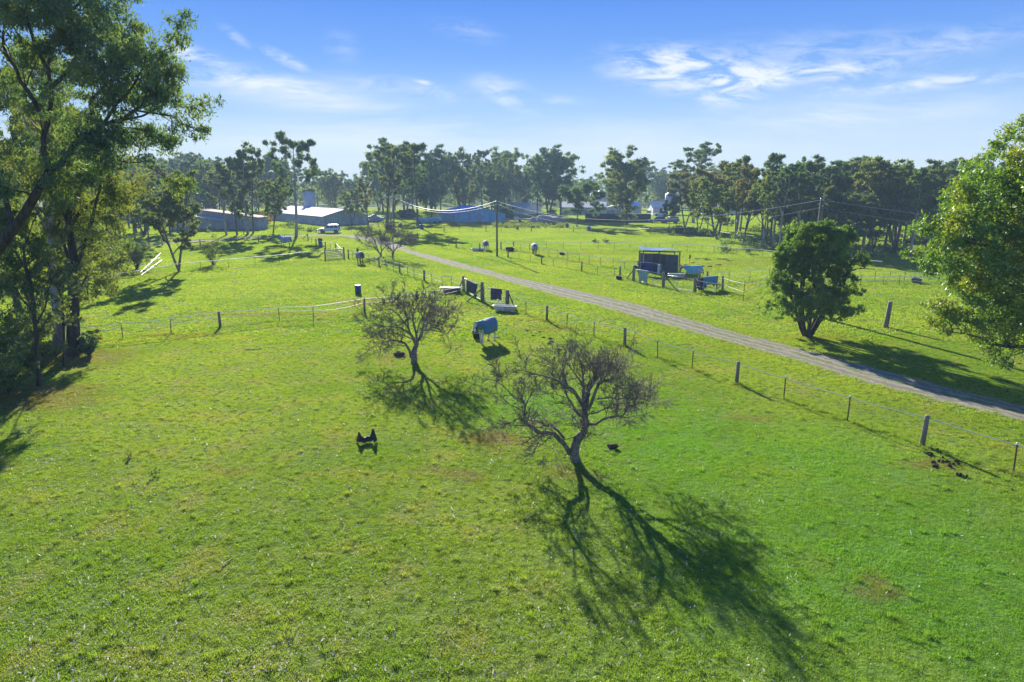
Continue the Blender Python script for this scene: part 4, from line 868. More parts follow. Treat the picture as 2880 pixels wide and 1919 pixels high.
# ================================================================ trees
def gum(seed, H, tf=.42, nl=9, spread=5.5, cr=1.15, per=150, leaf=(.55, .14), bark=None, lmat=None, r0=None, multi=1, rise=.75, flat=.62, droop=.5, lean=.04, top=1.0, fill=.0):
    s = Skel(seed); r = s.r; r0 = r0 or H*.017; cl = []; cr_ = []
    for mt in range(multi):
        d0 = Vector((r.gauss(0, lean)+(.22*math.cos(mt*2.3) if multi > 1 else 0), r.gauss(0, lean)+(.22*math.sin(mt*2.3) if multi > 1 else 0), 1))
        Ht = H*.86*(1 if mt == 0 else r.uniform(.75, .95)); tr = s.path((r.uniform(-.2, .2)*(multi > 1), r.uniform(-.2, .2)*(multi > 1), -.1), d0, Ht, r0/(1+.25*(multi-1)), r0*.22, 14, .035, .02)
        az = r.uniform(0, 6.28)
        for i in range(nl):
            f = tf+(1-tf)*(i+r.uniform(0, .8))/nl; f = min(f, .985); k = f*14; i0 = int(k); p = tr[i0].lerp(tr[min(14, i0+1)], k-i0)
            az += 2.4+r.uniform(-.5, .5); env = math.sin(min(1, (1-f)/(1-tf)*.9+.22)*math.pi*.62)**.8; Ll = spread*env*r.uniform(.75, 1.15)
            d = Vector((math.cos(az), math.sin(az), rise*r.uniform(.6, 1.3))); rr = r0*(1-f*.75)*.5
            b = s.path(p, d, Ll, rr, rr*.35, 6, .12, .05)
            for j in range(2, 7):
                if r.random() < .93 or j == 6:
                    L2 = Ll*r.uniform(.22, .42); q = s.path(b[j], s.rdir(b[j]-b[j-1], r.uniform(.4, 1.0))+Vector((0, 0, .25)), L2, rr*.35, .02, 3, .15, .04)
                    cl.append(q[-1]+Vector((0, 0, .1))); cr_.append(cr*r.uniform(.45, 1.0))
                    if r.random() < .75: q2 = s.path(q[1], s.rdir(q[1]-q[0], .8)+Vector((0, 0, .2)), L2*.8, rr*.25, .015, 3, .15, .0); cl.append(q2[-1]); cr_.append(cr*r.uniform(.5, .95))
            cl.append(b[-1]); cr_.append(cr*r.uniform(.8, 1.2))
        for j in range(3): q = s.path(tr[-1], s.rdir((0, 0, 1), .6), H*.07, r0*.2, .02, 3, .15, 0); cl.append(q[-1]); cr_.append(cr*r.uniform(.7, 1.1))
        if fill:
            for j in range(int(fill)):
                f = r.uniform(tf*.9, .95); k = f*14; p = tr[int(k)]; a = r.uniform(0, 6.28); q = r.uniform(0, spread*.55); cl.append(p+Vector((q*math.cos(a), q*math.sin(a), r.uniform(-.5, .8)))); cr_.append(cr*r.uniform(.7, 1.2))
    zs = max(c.z for c in cl); k = H/ (zs+cr*.5)
    s.S = [(a*k, b*k, x, y) for a, b, x, y in s.S]; cl = [c*k for c in cl]
    return s.mesh('trunk', bark or M_bark), leaves('crown', lmat or M_gum, cl, cr_, per, leaf[0], leaf[1], droop, flat, seed, shell=.95)
PROTO = {}
def proto(k, *a, **kw): PROTO[k] = (a, kw, None)
def getp(k):
    a, kw, m = PROTO[k]
    if m is None: m = gum(*a, **kw); PROTO[k] = (a, kw, m)
    return m
proto('tall', 21, 20, .38, 11, 5.3, .92, 95)
proto('tall2', 22, 20, .42, 10, 5.0, .9, 95, lmat=M_gumdark)
proto('umbrella', 23, 20, .50, 10, 6.3, .95, 120, lmat=M_gumdark, rise=.8, bark=M_barkpale)
proto('round', 24, 20, .22, 15, 7.2, 1.15, 100, lmat=M_gumdark, multi=2, fill=22)
proto('round2', 25, 20, .22, 14, 6.8, 1.1, 100, lmat=M_gum, multi=2, fill=16)
proto('slender', 26, 20, .38, 10, 3.6, .82, 95, lmat=M_gum, bark=M_barkpale)
proto('slender2', 27, 20, .30, 11, 3.8, .85, 95, lmat=M_gumwarm)
proto('bright', 28, 14, .25, 10, 4.4, .85, 100, (.42, .13), lmat=M_gumlime, multi=2)
proto('small', 29, 10, .38, 9, 4.2, .95, 110, (.38, .13), lmat=M_gumdark)
proto('flat', 30, 10, .45, 10, 4.9, .9, 150, (.35, .14), lmat=M_gumdark, rise=.45, fill=10)
proto('twin', 31, 12, .28, 9, 3.2, .62, 150, (.26, .09), lmat=M_gum, multi=2, bark=M_bark)
proto('warm', 32, 16, .35, 10, 4.6, .9, 90, lmat=M_gumwarm, multi=2)
proto('sapling', 33, 7, .25, 8, 2.0, .6, 90, (.25, .09), lmat=M_gumlime)
BASEH = {'tall': 20, 'tall2': 20, 'umbrella': 20, 'round': 20, 'round2': 20, 'slender': 20, 'slender2': 20, 'bright': 14, 'small': 10, 'flat': 10, 'twin': 12, 'warm': 16, 'sapling': 7}
rt = random.Random(5)
def tree(kind, p, H, label, wf=1.0, group=None, rz=None, name='gum_tree'):
    bm_, lm_ = getp(kind); k = H/BASEH[kind]; o = thing(name, label, 'tree', p, rt.uniform(0, 6.28) if rz is None else rz, group); o.scale = (k*wf, k*wf, k)
    link('trunk', bm_, o); link('crown', lm_, o); return o
def treepx(kind, px, pb, pt, label, wf=1.0, group=None, rz=None, name='gum_tree'):
    p = G(px, pb); H = AT(px, pt, p.y).z; return tree(kind, p, max(H, 2), label, wf, group, rz, name)
# landmark trees one can tell apart
for a in [
 ('umbrella', 833, 661, 370, 'tallest gum left of the car, domed open crown on a bare forked trunk', 1.0, None, 1.0),
 ('slender', 637, 662, 455, 'slim leaning gum in the front tree row just right of the small tin shed', 1.0),
 ('tall2', 667, 662, 440, 'dark straight gum second in the front row by the small tin shed', .8),
 ('small', 686, 659, 560, 'small dark crooked tree standing low between the front row trunks', .8),
 ('slender', 697, 660, 420, 'pale twin gum in the middle of the front row above the tree shadows', 1.0),
 ('tall', 712, 658, 400, 'tall ragged gum right of the pale twin gum in the front row', .7),
 ('bright', 769, 654, 490, 'bushy bright gum in front of the left end of the long grey shed', .9),
 ('bright', 990, 634, 520, 'bushy yellow-green gum leaning over the right end of the long grey shed', 1.0),
 ('slender2', 1036, 642, 500, 'dark trunked gum leaning right beside the end of the long grey shed', .8),
 ('tall', 1088, 644, 395, 'high open gum just left of the first utility pole', 1.1),
 ('slender', 1100, 641, 470, 'thin dark gum directly behind the first utility pole', .8),
 ('tall2', 1174, 640, 400, 'leaning gum trunk at the left corner of the blue shed yard', 1.0),
 ('flat', 1623, 638, 506, 'lone spreading gum with low flat crown in front of the long white shed', 1.25, None, .3),
 ('round', 1545, 611, 407, 'huge dense dark gum clump right of the middle utility pole', 1.2, None, .6),
 ('tall2', 1511, 606, 440, 'shaded gum at the left edge of the huge dark clump', .9),
 ('tall', 1578, 610, 425, 'gum at the right edge of the huge dark clump', 1.25),
 ('round2', 1764, 632, 407, 'big rounded gum standing alone against the sky right of the gap', 1.15, None, 2.0),
 ('bright', 1744, 612, 520, 'lower yellow-green gum tucked under the big rounded gum on its left', 1.2),
 ('slender', 1802, 613, 480, 'slim forked gum just right of the big rounded gum', .8),
 ('umbrella', 1950, 627, 400, 'tall gum with high domed crown left of the right bushland', 1.3, None, 2.5),
 ('warm', 1924, 648, 480, 'leafy olive gum in front of the tall domed gum', 1.0),
 ('bright', 1966, 648, 500, 'yellowish leafy gum right of the leafy olive gum', 1.0),
 ('small', 1882, 646, 560, 'small sparse tree with a bent trunk left of the leafy olive gum', .8),
 ('slender', 1990, 646, 520, 'thin gum with pale stems at the start of the right bushland', .9),
 ('tall', 2023, 649, 462, 'first tall gum of the right bushland, dark leaning crown', .75),
 ('warm', 2089, 681, 465, 'bronze leafed gum rising at the left end of the right bushland', 1.0),
 ('tall2', 2166, 694, 428, 'highest tufted gum crown at the left of the right bushland', .9),
 ('umbrella', 2290, 690, 434, 'broad high gum crown above the pole in the right bushland', 1.1),
 ('flat', 2340, 712, 535, 'low domed pale-topped tree in the middle of the right bushland', 1.3),
 ('flat', 2440, 716, 540, 'second low domed tree right of the pale-topped one', 1.2),
 ('tall', 2518, 700, 444, 'tall gum crown near the broad-leaved tree in the right bushland', 1.0),
 ('slender', 2559, 717, 470, 'black trunked gum at the edge of the right bushland', 1.0),
 ('small', 2047, 652, 612, 'small dark bushy tree on the grass before the right bushland', 1.1),
 ('round', 1215, 612, 405, 'dense tall gum mass behind the blue shed roof', 1.0), ('round2', 1300, 610, 412, 'second dense gum behind the right half of the blue shed', .75),
 ('tall2', 1355, 608, 420, 'dark gum left of the middle utility pole behind the blue shed', .9), ('tall', 1415, 607, 435, 'open gum right of the middle utility pole over the far white shed', .9),
 ('umbrella', 1105, 612, 388, 'high pale crowned gum between the long grey shed and the blue shed', 1.15, None, .9),
 ('slender', 399, 683, 560, 'small forked gum beside the track left of the low dark shed', 1.1)]:
    treepx(*a)
o = treepx('twin', 504, 765, 478, 'slender twin-stemmed gum standing in its own shadow left of the jump rails', 1.0, None, 1.1)
GB = 'gum trees massed behind the sheds'; GR = 'gum trees crowded in the right bushland'; GL = 'gum trees behind the left boundary'
LB = 'grey-green gum crowded into the hazy line of trees behind the sheds'; LR = 'gum crowded among others in the dim bushland behind the right paddocks'; LL = 'gum behind the left boundary track, half hidden by nearer trees'
kk = ['tall', 'tall2', 'slender', 'umbrella', 'round2', 'round', 'umbrella', 'tall', 'round2', 'warm', 'bright']
def scatter(n, x0, x1, y0, y1, t0, t1, label, group, kinds, wf=(.85, 1.2), mind=5):
    done = []; tries = 0
    while len(done) < n and tries < n*30:
        tries += 1; px = rt.uniform(x0, x1); pb = rt.uniform(y0, y1); p = G(px, pb)
        if any((p-q).length < mind for q in done): continue
        if any(0 < (p.x-cx)*-.2588+(p.y-cy)*.9659 < 62 and abs((p.x-cx)*.9659+(p.y-cy)*.2588) < hw for cx, cy, hw in ((-60, 203, 21), (-9, 212, 13))): continue
        done.append(p); f = (px-x0)/(x1-x0); pt = t0+(t1-t0)*f+rt.uniform(-28, 40); H = AT(px, pt, p.y).z
        tree(rt.choice(kinds), p, min(30, max(5, H)), label, rt.uniform(*wf), group)
scatter(28, 330, 1000, 606, 622, 462, 465, LB, GB, kk)
scatter(44, 330, 1420, 588, 604, 452, 448, LB, GB, kk, mind=7)
scatter(24, 1380, 2080, 580, 592, 485, 470, LB, GB, kk, mind=8)
scatter(9, 1050, 1500, 596, 606, 435, 440, LB, GB, kk, mind=7)
KR = ['umbrella', 'tall', 'umbrella', 'round2', 'tall2', 'umbrella', 'slender', 'round', 'tall', 'bright', 'warm']
scatter(20, 2000, 2900, 648, 680, 462, 455, LR, GR, KR, (1.0, 1.35), mind=4.2)
scatter(40, 2090, 2950, 672, 710, 470, 458, LR, GR, KR, (.85, 1.2), mind=3.8)
scatter(9, 1950, 2700, 622, 645, 500, 470, LR, GR, kk)
scatter(16, 250, 520, 640, 668, 470, 470, LL, GL, ['tall', 'slender2', 'warm', 'bright', 'tall2'], mind=5)
scatter(9, 300, 470, 668, 700, 520, 490, LL, GL, ['bright', 'slender', 'warm', 'small'], (.7, .9), mind=5)
scatter(8, -150, 250, 690, 760, 430, 440, LL, GL, ['tall', 'bright', 'warm', 'tall2'], mind=5)
# far wood and undergrowth: uncountable masses
def mass(name, label, n, region, rad, per, leaf, mat, z, seed, flat=.8):
    r = random.Random(seed); cs = []; rs = []
    for _ in range(n):
        x, y = region(r); zz_ = r.uniform(*z); cs.append((x, y, zz_)); rs.append(r.uniform(*rad))
    me = leaves(name, mat, cs, rs, per, leaf[0], leaf[1], .2, flat, seed); return tag(link(name, me), label, None, None, 'stuff')
def far(r):
    a = r.uniform(-.85, .85); d = r.uniform(380, 520); return (math.tan(a)*d, d)
mass('distant_forest', 'hazy distant forest closing the horizon', 1900, far, (2.2, 4.5), 75, (1.5, .8), M_gum, (1, 13), 3)
def ru(r):
    p = G(r.uniform(2000, 2950), 0+r.choice([r.uniform(655, 690), r.uniform(690, 714)])); return (p.x, p.y)
def ru2(r):
    u = r.uniform(0, 1); p = G(2180+u*760, 700+u*30+r.uniform(-14, 14)); return (p.x, p.y)
mass('undergrowth', 'dark tangled undergrowth beneath the right bushland', 70, ru, (.8, 1.8), 110, (.4, .18), M_gumdark, (.2, 1.6), 5)
mass('undergrowth', 'scrubby undergrowth along the front edge of the right bushland', 80, ru2, (.4, 1.1), 90, (.3, .12), M_gum, (.1, .8), 6)
def rl(r):
    p = G(r.uniform(190, 330), r.uniform(700, 800)); return (p.x, p.y)
mass('undergrowth', 'grey-green undergrowth along the left paddock boundary', 70, rl, (.5, 1.6), 130, (.22, .09), M_gum, (.2, 1.6), 7)
def ry(r):
    u = r.random(); p = G(560+u*340, 655-14*math.sin(u*3)+r.uniform(-5, 3)); return (p.x, p.y)
mass('undergrowth', 'weedy undergrowth between the front tree row and the long shed', 60, ry, (.4, 1.1), 80, (.3, .12), M_gumlime, (.1, .6), 8)
def rw(r):
    p = G(r.uniform(1385, 1600), r.uniform(632, 642)); return (p.x, p.y)
mass('long_grass', 'pale long grass along the far fence by the rubble heap', 140, rw, (.4, .9), 60, (.5, .08), M_gumlime, (.1, .5), 9)
def rr_(r):
    u = r.random(); p = G(1885+u*110, 652+u*12+r.uniform(-3, 3)); return (p.x, p.y)
mass('reeds', 'dark green reeds in the shaded hollow beyond the far fence', 70, rr_, (.5, 1.0), 110, (.7, .1), M_bush, (.3, .9), 10)
# shrubs
def shrub(label, p, H, Wd, lmat, seed, n=22, per=120, leaf=(.16, .06), name='shrub', cat='shrub', group=None):
    s = Skel(seed); r = s.r; cl = []; rad = []
    for i in range(n):
        a = r.uniform(0, 6.28); d = Vector((math.cos(a)*Wd/H*r.uniform(.1, .8), math.sin(a)*Wd/H*r.uniform(.1, .8), 1)); q = s.path((r.uniform(-.1, .1), r.uniform(-.1, .1), -.05), d, H*r.uniform(.5, .95), .03*H/3, .008, 5, .12, .02); cl += [q[-1], q[3]]; rad += [H*.13*r.uniform(.8, 1.3)]*2
    o = thing(name, label, cat, p, 0, group); link('stem', s.mesh('stem', M_barkdark), o); link('foliage', leaves('foliage', lmat, cl, rad, per, leaf[0], leaf[1], .2, .8, seed), o); return o
shrub('airy multi-stemmed shrub standing in the tree shadows of the left paddock', G(600, 745), 4.2, 5.0, M_gum, 51, 14, 90)
shrub('dark rounded shrub beside the left boundary near the jump rails', G(385, 757), 4.2, 4.5, M_gumdark, 52, 26)
shrub('low grey weed clump in the right paddock, left one of a pair', G(1676, 683), .9, 2.2, M_gum, 53, 14, 60); shrub('low grey weed clump in the right paddock, right one of a pair', G(1704, 683), .9, 2.0, M_gum, 54, 12, 60)
shrub('red leafed shrub before the left end of the long grey shed', G(744, 640), 4.5, 5, leafmat('red_leaf', (.15, .05, .04), (.18, .07, .04), (.12, .09, .04)), 55, 20, 80, (.25, .1))
shrub('big leafy bush behind the long shed track at its grassy bank', G(815, 640), 2.2, 5, M_gumlime, 56, 16, 80)
shrub('orange-brown dry bush under the left gum trunks beside the tape', G(245, 968), 1.2, 3.2, leafmat('dry_leaf', (.26, .13, .03), (.16, .12, .03), (.12, .14, .03)), 57, 22, 90, (.12, .04))
shrub('small dark green weed standing alone in the lower left paddock', G(441, 1338), .32, .25, M_gumdark, 91, 4, 16, (.07, .025), 'weed', 'weed')
shrub('small rusty brown weed in the lower left paddock beyond the dark one', G(364, 1288), .30, .25, M_gumwarm, 92, 4, 16, (.07, .025), 'weed', 'weed')
shrub('dark dense hedge bush right of the blue shed behind the middle pole', G(1418, 614), 5.5, 9, M_bush, 58, 26, 120, (.4, .18))
for i, (px, py, H, Wd, mt, lb) in enumerate([(25, 1105, 2.6, 3.2, M_gumdark, 'large dark thicket bush at the lower left edge of the paddock'), (-40, 1140, 3.0, 3.2, M_gum, 'thicket bush cut by the frame edge left of the large dark bush'),
        (110, 1050, 2.2, 2.4, M_gumlime, 'sunlit shrub behind the large dark thicket bush'), (20, 1035, 3.4, 3.6, M_gumlime, 'tall leafy shrub behind the thicket against the shade'), (250, 1000, 1.4, 2.0, M_gumdark, 'low shrub at the foot of the thickest left gum trunk'),
        (-60, 1010, 4.5, 5, M_gumdark, 'dark shrub deep in shade at the left frame edge'), (95, 985, 3.2, 3.5, M_gum, 'shrub filling the gap between the pale left trunks')]):
    shrub(lb, G(px, py), H, Wd, mt, 70+i, 24, 110, (.15, .06))
# ---- hand-placed limbs: photo pixels on a plane through the tree base
def limbs(seed, base, items, D, depthr=1.0):
    s = Skel(seed); out = []
    for pts, r0, r1, dep in items:
        P = []
        for i, (x, y) in enumerate(pts):
            q = AT(x, y, D); f = i/(len(pts)-1); yo = dep*f; q2 = AT(x, y, D+yo); P.append(Vector((q2.x-base.x, q2.y-base.y, q2.z)))
        # subdivide a little with wobble
        Q = [P[0]]
        for a, b in zip(P[:-1], P[1:]):
            mid = a.lerp(b, .5)+Vector((s.r.gauss(0, .03), s.r.gauss(0, .03), s.r.gauss(0, .03)))*((b-a).length); Q += [mid, b]
        s.limb(Q, r0, r1); out.append((Q, r0, r1))
    return s, out
RS = .68
def bare_tree(label, base, D, items, seed, n1, l1, zoom, sub=(7, 6), up=.06, rz=.006):
    zx, zy, zs = zoom; it = [([(zx+x*zs, zy+y*zs) for x, y in pts], a*RS, b*RS, d) for pts, a, b, d in items]
    s, ls = limbs(seed, base, it, D); r = s.r
    def twig(p, d, Ln, rad, lvl):
        n = 4 if lvl < 2 else 3; pts = s.path(p, d, Ln, rad, max(rad*.4, rz*.6), n, .17, up)
        if lvl >= 3: return
        cnt = {0: sub[0], 1: sub[1], 2: 2}[lvl]
        for i in range(cnt):
            j = r.randint(1, n); k = pts[j]; dd = (pts[j]-pts[j-1]).normalized(); twig(k, s.rdir(dd, r.uniform(.35, .95))+Vector((0, 0, .1)), Ln*r.uniform(.45, .72), max(rad*.5, rz), lvl+1)
    for (Q, r0, r1), itx in zip(ls, it):
        if r0 > .18: continue
        tot = sum((b-a).length for a, b in zip(Q[:-1], Q[1:])); n = max(2, int(n1*tot))
        for i in range(n):
            f = .25+.75*(i+r.random())/n; k = f*(len(Q)-1); j = min(int(k), len(Q)-2); p = Q[j].lerp(Q[j+1], k-j); dd = (Q[j+1]-Q[j]).normalized()
            rad = (r0+(r1-r0)*f); 
            if rad > .12: continue
            twig(p, s.rdir(dd, r.uniform(.5, 1.25))+Vector((0, 0, .12)), l1*r.uniform(.6, 1.2)*(1-.25*f), min(rad*.45, .028), 0 if r.random() < .6 else 1)
        twig(Q[-1], Q[-1]-Q[-2], l1*.8, r1*.8, 0)
    o = thing('bare_tree', label, 'tree', base); me = s.mesh('trunk', M_barkgrey, 8, 3, .03)
    # split: thick wood and twigs as separate parts
    bpy.data.meshes.remove(me); A = [q for q in s.S if q[2] > .03]; B = [q for q in s.S if q[2] <= .03]
    s.S = A; link('trunk', s.mesh('trunk', M_barkgrey, 8, 5, .05), o); s.S = B; link('crown', s.mesh('crown', M_twig, 5, 3, .03), o); return o, len(B)
ZA = (1300, 900, 600/2138.)
bA = G(1622, 1298)
itA = [([(1140, 1420), (1125, 1370), (1125, 1290), (1150, 1190), (1215, 1130)], .30, .20, .0), ([(1215, 1130), (1240, 1070), (1225, 960), (1235, 880)], .20, .17, .2), ([(1150, 1250), (1180, 1200), (1235, 1120), (1245, 1060)], .14, .10, -.3),
       ([(1235, 880), (1212, 760), (1215, 640), (1205, 500), (1190, 380)], .11, .03, .6), ([(1230, 890), (1180, 820), (1110, 700), (980, 615), (880, 560), (760, 530)], .12, .03, -.6), ([(1190, 960), (1130, 900), (1070, 800), (1020, 680), (960, 520), (900, 430)], .08, .025, .9),
       ([(1240, 890), (1260, 760), (1290, 640), (1360, 520), (1440, 490), (1560, 460)], .10, .03, 1.2), ([(1260, 900), (1310, 790), (1370, 640), (1420, 600), (1500, 590), (1560, 480), (1590, 400)], .10, .03, -1.0),
       ([(1245, 1050), (1330, 1045), (1420, 990), (1520, 965), (1610, 960), (1655, 880), (1760, 840)], .085, .025, -.9), ([(1290, 940), (1400, 900), (1500, 850), (1640, 830), (1800, 830)], .06, .02, .8), ([(1350, 790), (1450, 780), (1560, 800), (1680, 740)], .05, .02, -1.4),
       ([(1420, 610), (1500, 620), (1590, 680), (1700, 700), (1790, 760)], .05, .02, .5), ([(1250, 760), (1180, 600), (1080, 420), (1000, 330)], .05, .02, 1.6), ([(1260, 740), (1330, 520), (1300, 380)], .05, .02, 1.8), ([(1280, 700), (1460, 420), (1500, 340)], .05, .02, 1.0),
       ([(1080, 1340), (1010, 1230), (920, 1140), (830, 1125), (780, 1130), (700, 1065), (630, 1030), (620, 940), (635, 850)], .14, .06, -.8), ([(635, 850), (600, 800), (520, 780), (450, 700), (380, 640), (320, 600)], .055, .02, -.4), ([(635, 850), (690, 800), (760, 760)], .035, .015, .3), ([(620, 930), (560, 880), (480, 850), (400, 780)], .04, .015, .4),
       ([(1020, 1190), (960, 1110), (880, 1045), (830, 1060), (740, 1010), (640, 990), (540, 990), (460, 1040)], .08, .02, -.6), ([(1150, 1160), (1020, 1200), (920, 1250), (830, 1290)], .03, .012, -.7), ([(1180, 900), (1080, 900), (1010, 960)], .035, .012, .9), ([(700, 520), (640, 470), (620, 420)], .04, .015, .2)]
itA = [([(x, y if y > 620 else 620-(620-y)*0.78) for x, y in P_], a, b, d) for P_, a, b, d in itA]
otA, nA = bare_tree('larger bare tree with a twisted forked trunk and wide twiggy crown in the near paddock', bA, bA.y, itA, 101, 5.2, .92, ZA, (5, 4), .0, .008)
ZB = (960, 720, 600/2353.)
bB = G(1163, 1022)
itB = [([(800, 1190), (800, 1090), (810, 1020), (838, 960)], .30, .17, .1), ([(770, 1120), (745, 1030), (700, 960), (610, 930), (500, 940), (420, 960), (350, 1000)], .13, .025, -.8), ([(820, 980), (780, 880), (740, 790), (730, 680), (690, 540), (690, 400)], .12, .03, .6), ([(838, 960), (880, 850), (915, 720), (1000, 630), (1120, 600)], .11, .03, 1.0),
       ([(850, 940), (900, 820), (1000, 815), (1110, 830), (1170, 890)], .08, .02, -.7), ([(830, 960), (760, 870), (660, 790), (560, 780), (400, 770), (290, 700)], .09, .02, -.4), ([(838, 950), (800, 760), (790, 640), (840, 480), (880, 350)], .10, .03, -.6), ([(910, 730), (880, 600), (900, 500)], .06, .02, .9), ([(740, 800), (640, 660), (540, 560), (500, 440)], .07, .02, 1.2),
       ([(790, 920), (700, 880), (600, 850), (480, 850)], .06, .02, -1.1), ([(900, 770), (1000, 720), (1120, 720), (1160, 700)], .05, .02, -.8), ([(820, 900), (860, 740), (960, 480), (1000, 430)], .06, .02, -1.3), ([(690, 900), (640, 880), (560, 900)], .04, .015, .4), ([(620, 560), (560, 470), (560, 400)], .03, .02, .2)]
itB = [([(x, y if y > 620 else 620-(620-y)*0.55) for x, y in P_], a, b, d) for P_, a, b, d in itB]
otB, nB = bare_tree('smaller bare tree with a low spreading twiggy crown left of the grey horse', bB, bB.y, itB, 103, 4.6, 1.02, ZB, (5, 4), .0, .011)
ZC = (1020, 560, 400/2353.)
for lab, b_, it, sd_ in (('wide bare winter tree, left of a pair beside the start of the track', G(1071.5, 721), [([(300, 960), (300, 920), (250, 850), (200, 800), (100, 780), (50, 760)], .22, .05, -1), ([(300, 930), (310, 860), (350, 810), (420, 740)], .18, .05, 1), ([(260, 860), (230, 780), (200, 700), (180, 640)], .12, .04, 2), ([(320, 860), (300, 760), (330, 660), (350, 610)], .12, .04, -1.5), ([(230, 800), (140, 720), (110, 680)], .08, .03, 1)], 105),
                         ('wide bare winter tree, right of a pair beside the start of the track', G(1105.5, 728), [([(500, 1000), (495, 930), (500, 870), (450, 820), (400, 780), (380, 720)], .20, .05, 1), ([(500, 940), (515, 870), (550, 820), (620, 790), (700, 770)], .14, .04, -1.2), ([(515, 870), (510, 780), (500, 700), (480, 640)], .10, .04, 1.5), ([(550, 820), (600, 720), (640, 680)], .08, .03, -1.5), ([(470, 840), (440, 700), (430, 640)], .08, .03, .4)], 107)):
    bare_tree(lab, b_, b_.y, it, sd_, 1.5, 2.2, ZC, (6, 5), .10, .016)
# ---- left gums
def leafy(label, base, D, items, seed, zoom, lmat, bark, clump, per, leaf, n1=1.1, l1=1.8, extra=None, flat=.75, droop=.5, thr=.2):
    zx, zy, zs = zoom; it = [([(zx+x*zs, zy+y*zs) for x, y in pts], a, b, d) for pts, a, b, d in items]; s, ls = limbs(seed, base, it, D); r = s.r; cl = []; rad = []
    for Q, r0, r1 in ls:
        tot = sum((b-a).length for a, b in zip(Q[:-1], Q[1:])); n = max(3, int(n1*tot))
        for i in range(n):
            f = .2+.8*(i+r.random())/n; k = f*(len(Q)-1); j = min(int(k), len(Q)-2); p = Q[j].lerp(Q[j+1], k-j); dd = (Q[j+1]-Q[j]).normalized(); ra = r0+(r1-r0)*f
            if ra > thr: continue
            q = s.path(p, s.rdir(dd, r.uniform(.5, 1.2))+Vector((0, 0, .2)), l1*r.uniform(.6, 1.3), max(ra*.4, .02), .012, 4, .16, .02)
            for m_ in (2, 3, 4):
                if r.random() < .75: q2 = s.path(q[m_], s.rdir(q[m_]-q[m_-1], .8), l1*r.uniform(.25, .5), .014, .006, 3, .2, -.03); cl.append(q2[-1]); rad.append(clump*r.uniform(.6, 1.3))
            cl.append(q[-1]); rad.append(clump*r.uniform(.7, 1.2))
        cl.append(Q[-1]); rad.append(clump)
    if extra:
        for (x, y, dep, rr) in extra: q = AT(zx+x*zs, zy+y*zs, D+dep); cl.append(Vector((q.x-base.x, q.y-base.y, q.z))); rad.append(rr)
    o = thing('gum_tree', label, 'tree', base); link('trunk', s.mesh('trunk', bark, 9, 4, .05), o); link('crown', leaves('crown', lmat, cl, rad, per, leaf[0], leaf[1], droop, flat, seed), o); return o
Z0 = (0, 0, 720/1764.)
EL1 = [(-60, 200), (0, 235), (50, 270), (100, 390), (180, 440), (250, 465), (350, 450), (420, 400), (460, 330)]; EL3 = [(430, 330), (500, 320), (620, 290), (700, 300), (780, 270), (860, 240)]
ex1 = []; ex3 = []
for _ in range(150):
    y = rt.uniform(-60, 470); x = float(np.interp(y, [q[0] for q in EL1], [q[1] for q in EL1]))*(1-rt.random()**1.2*1.3)-10; ex1.append((x/Z0[2], y/Z0[2], rt.uniform(-3, 3), rt.uniform(.35, .85)))
for _ in range(110):
    y = rt.uniform(440, 850); x = float(np.interp(y, [q[0] for q in EL3], [q[1] for q in EL3]))*(1-rt.random()*1.2); ex3.append((x/Z0[2], y/Z0[2], rt.uniform(5, 15), rt.uniform(.45, 1.0)))
bL = AT(-330, 900, 33); bL.z = 0
it1 = [([(-800, 2350), (-420, 2060), (-100, 1800), (100, 1568), (240, 1350), (340, 1180)], .30, .17, -1), ([(340, 1180), (480, 1050), (590, 910), (710, 860), (830, 830), (930, 760), (1030, 660), (1090, 560)], .16, .04, -1.5), ([(340, 1180), (300, 1040), (330, 850), (360, 640), (330, 430), (380, 250), (430, 120), (470, 60)], .14, .04, 1.5), ([(600, 900), (640, 780), (620, 690), (700, 620), (800, 520), (860, 400)], .12, .04, 1.2),
       ([(480, 1060), (640, 1050), (790, 1090), (880, 1120), (1010, 1110)], .07, .02, -1), ([(330, 850), (240, 700), (140, 560), (60, 400), (-40, 300)], .12, .04, -1.5), ([(360, 600), (480, 480), (560, 330), (640, 200), (660, 120)], .10, .03, 2.0), ([(350, 500), (260, 340), (200, 180), (180, 40), (150, -100)], .10, .03, -1), ([(830, 830), (980, 800), (1100, 740), (1180, 650)], .06, .02, 1), ([(710, 860), (800, 720), (900, 620), (980, 480), (1010, 380)], .08, .03, -2), ([(380, 280), (470, 120), (560, 10), (600, -60)], .06, .03, 0), ([(930, 760), (1060, 780), (1170, 800), (1200, 850)], .05, .02, .5), ([(700, 640), (740, 480), (800, 320), (820, 260)], .07, .02, .5), ([(60, 420), (20, 250), (60, 80), (40, -60)], .08, .02, 1), ([(100, 1568), (20, 1300), (-60, 1100), (-150, 900)], .14, .05, 1)]
leafy('huge leaning gum whose dark limb rises from the left frame edge across the sky', bL, 33, it1, 111, Z0, M_gumdark, M_barkdark, .66, 160, (.22, .055), 1.25, 1.7, extra=ex1)
bL2 = G(160, 990)
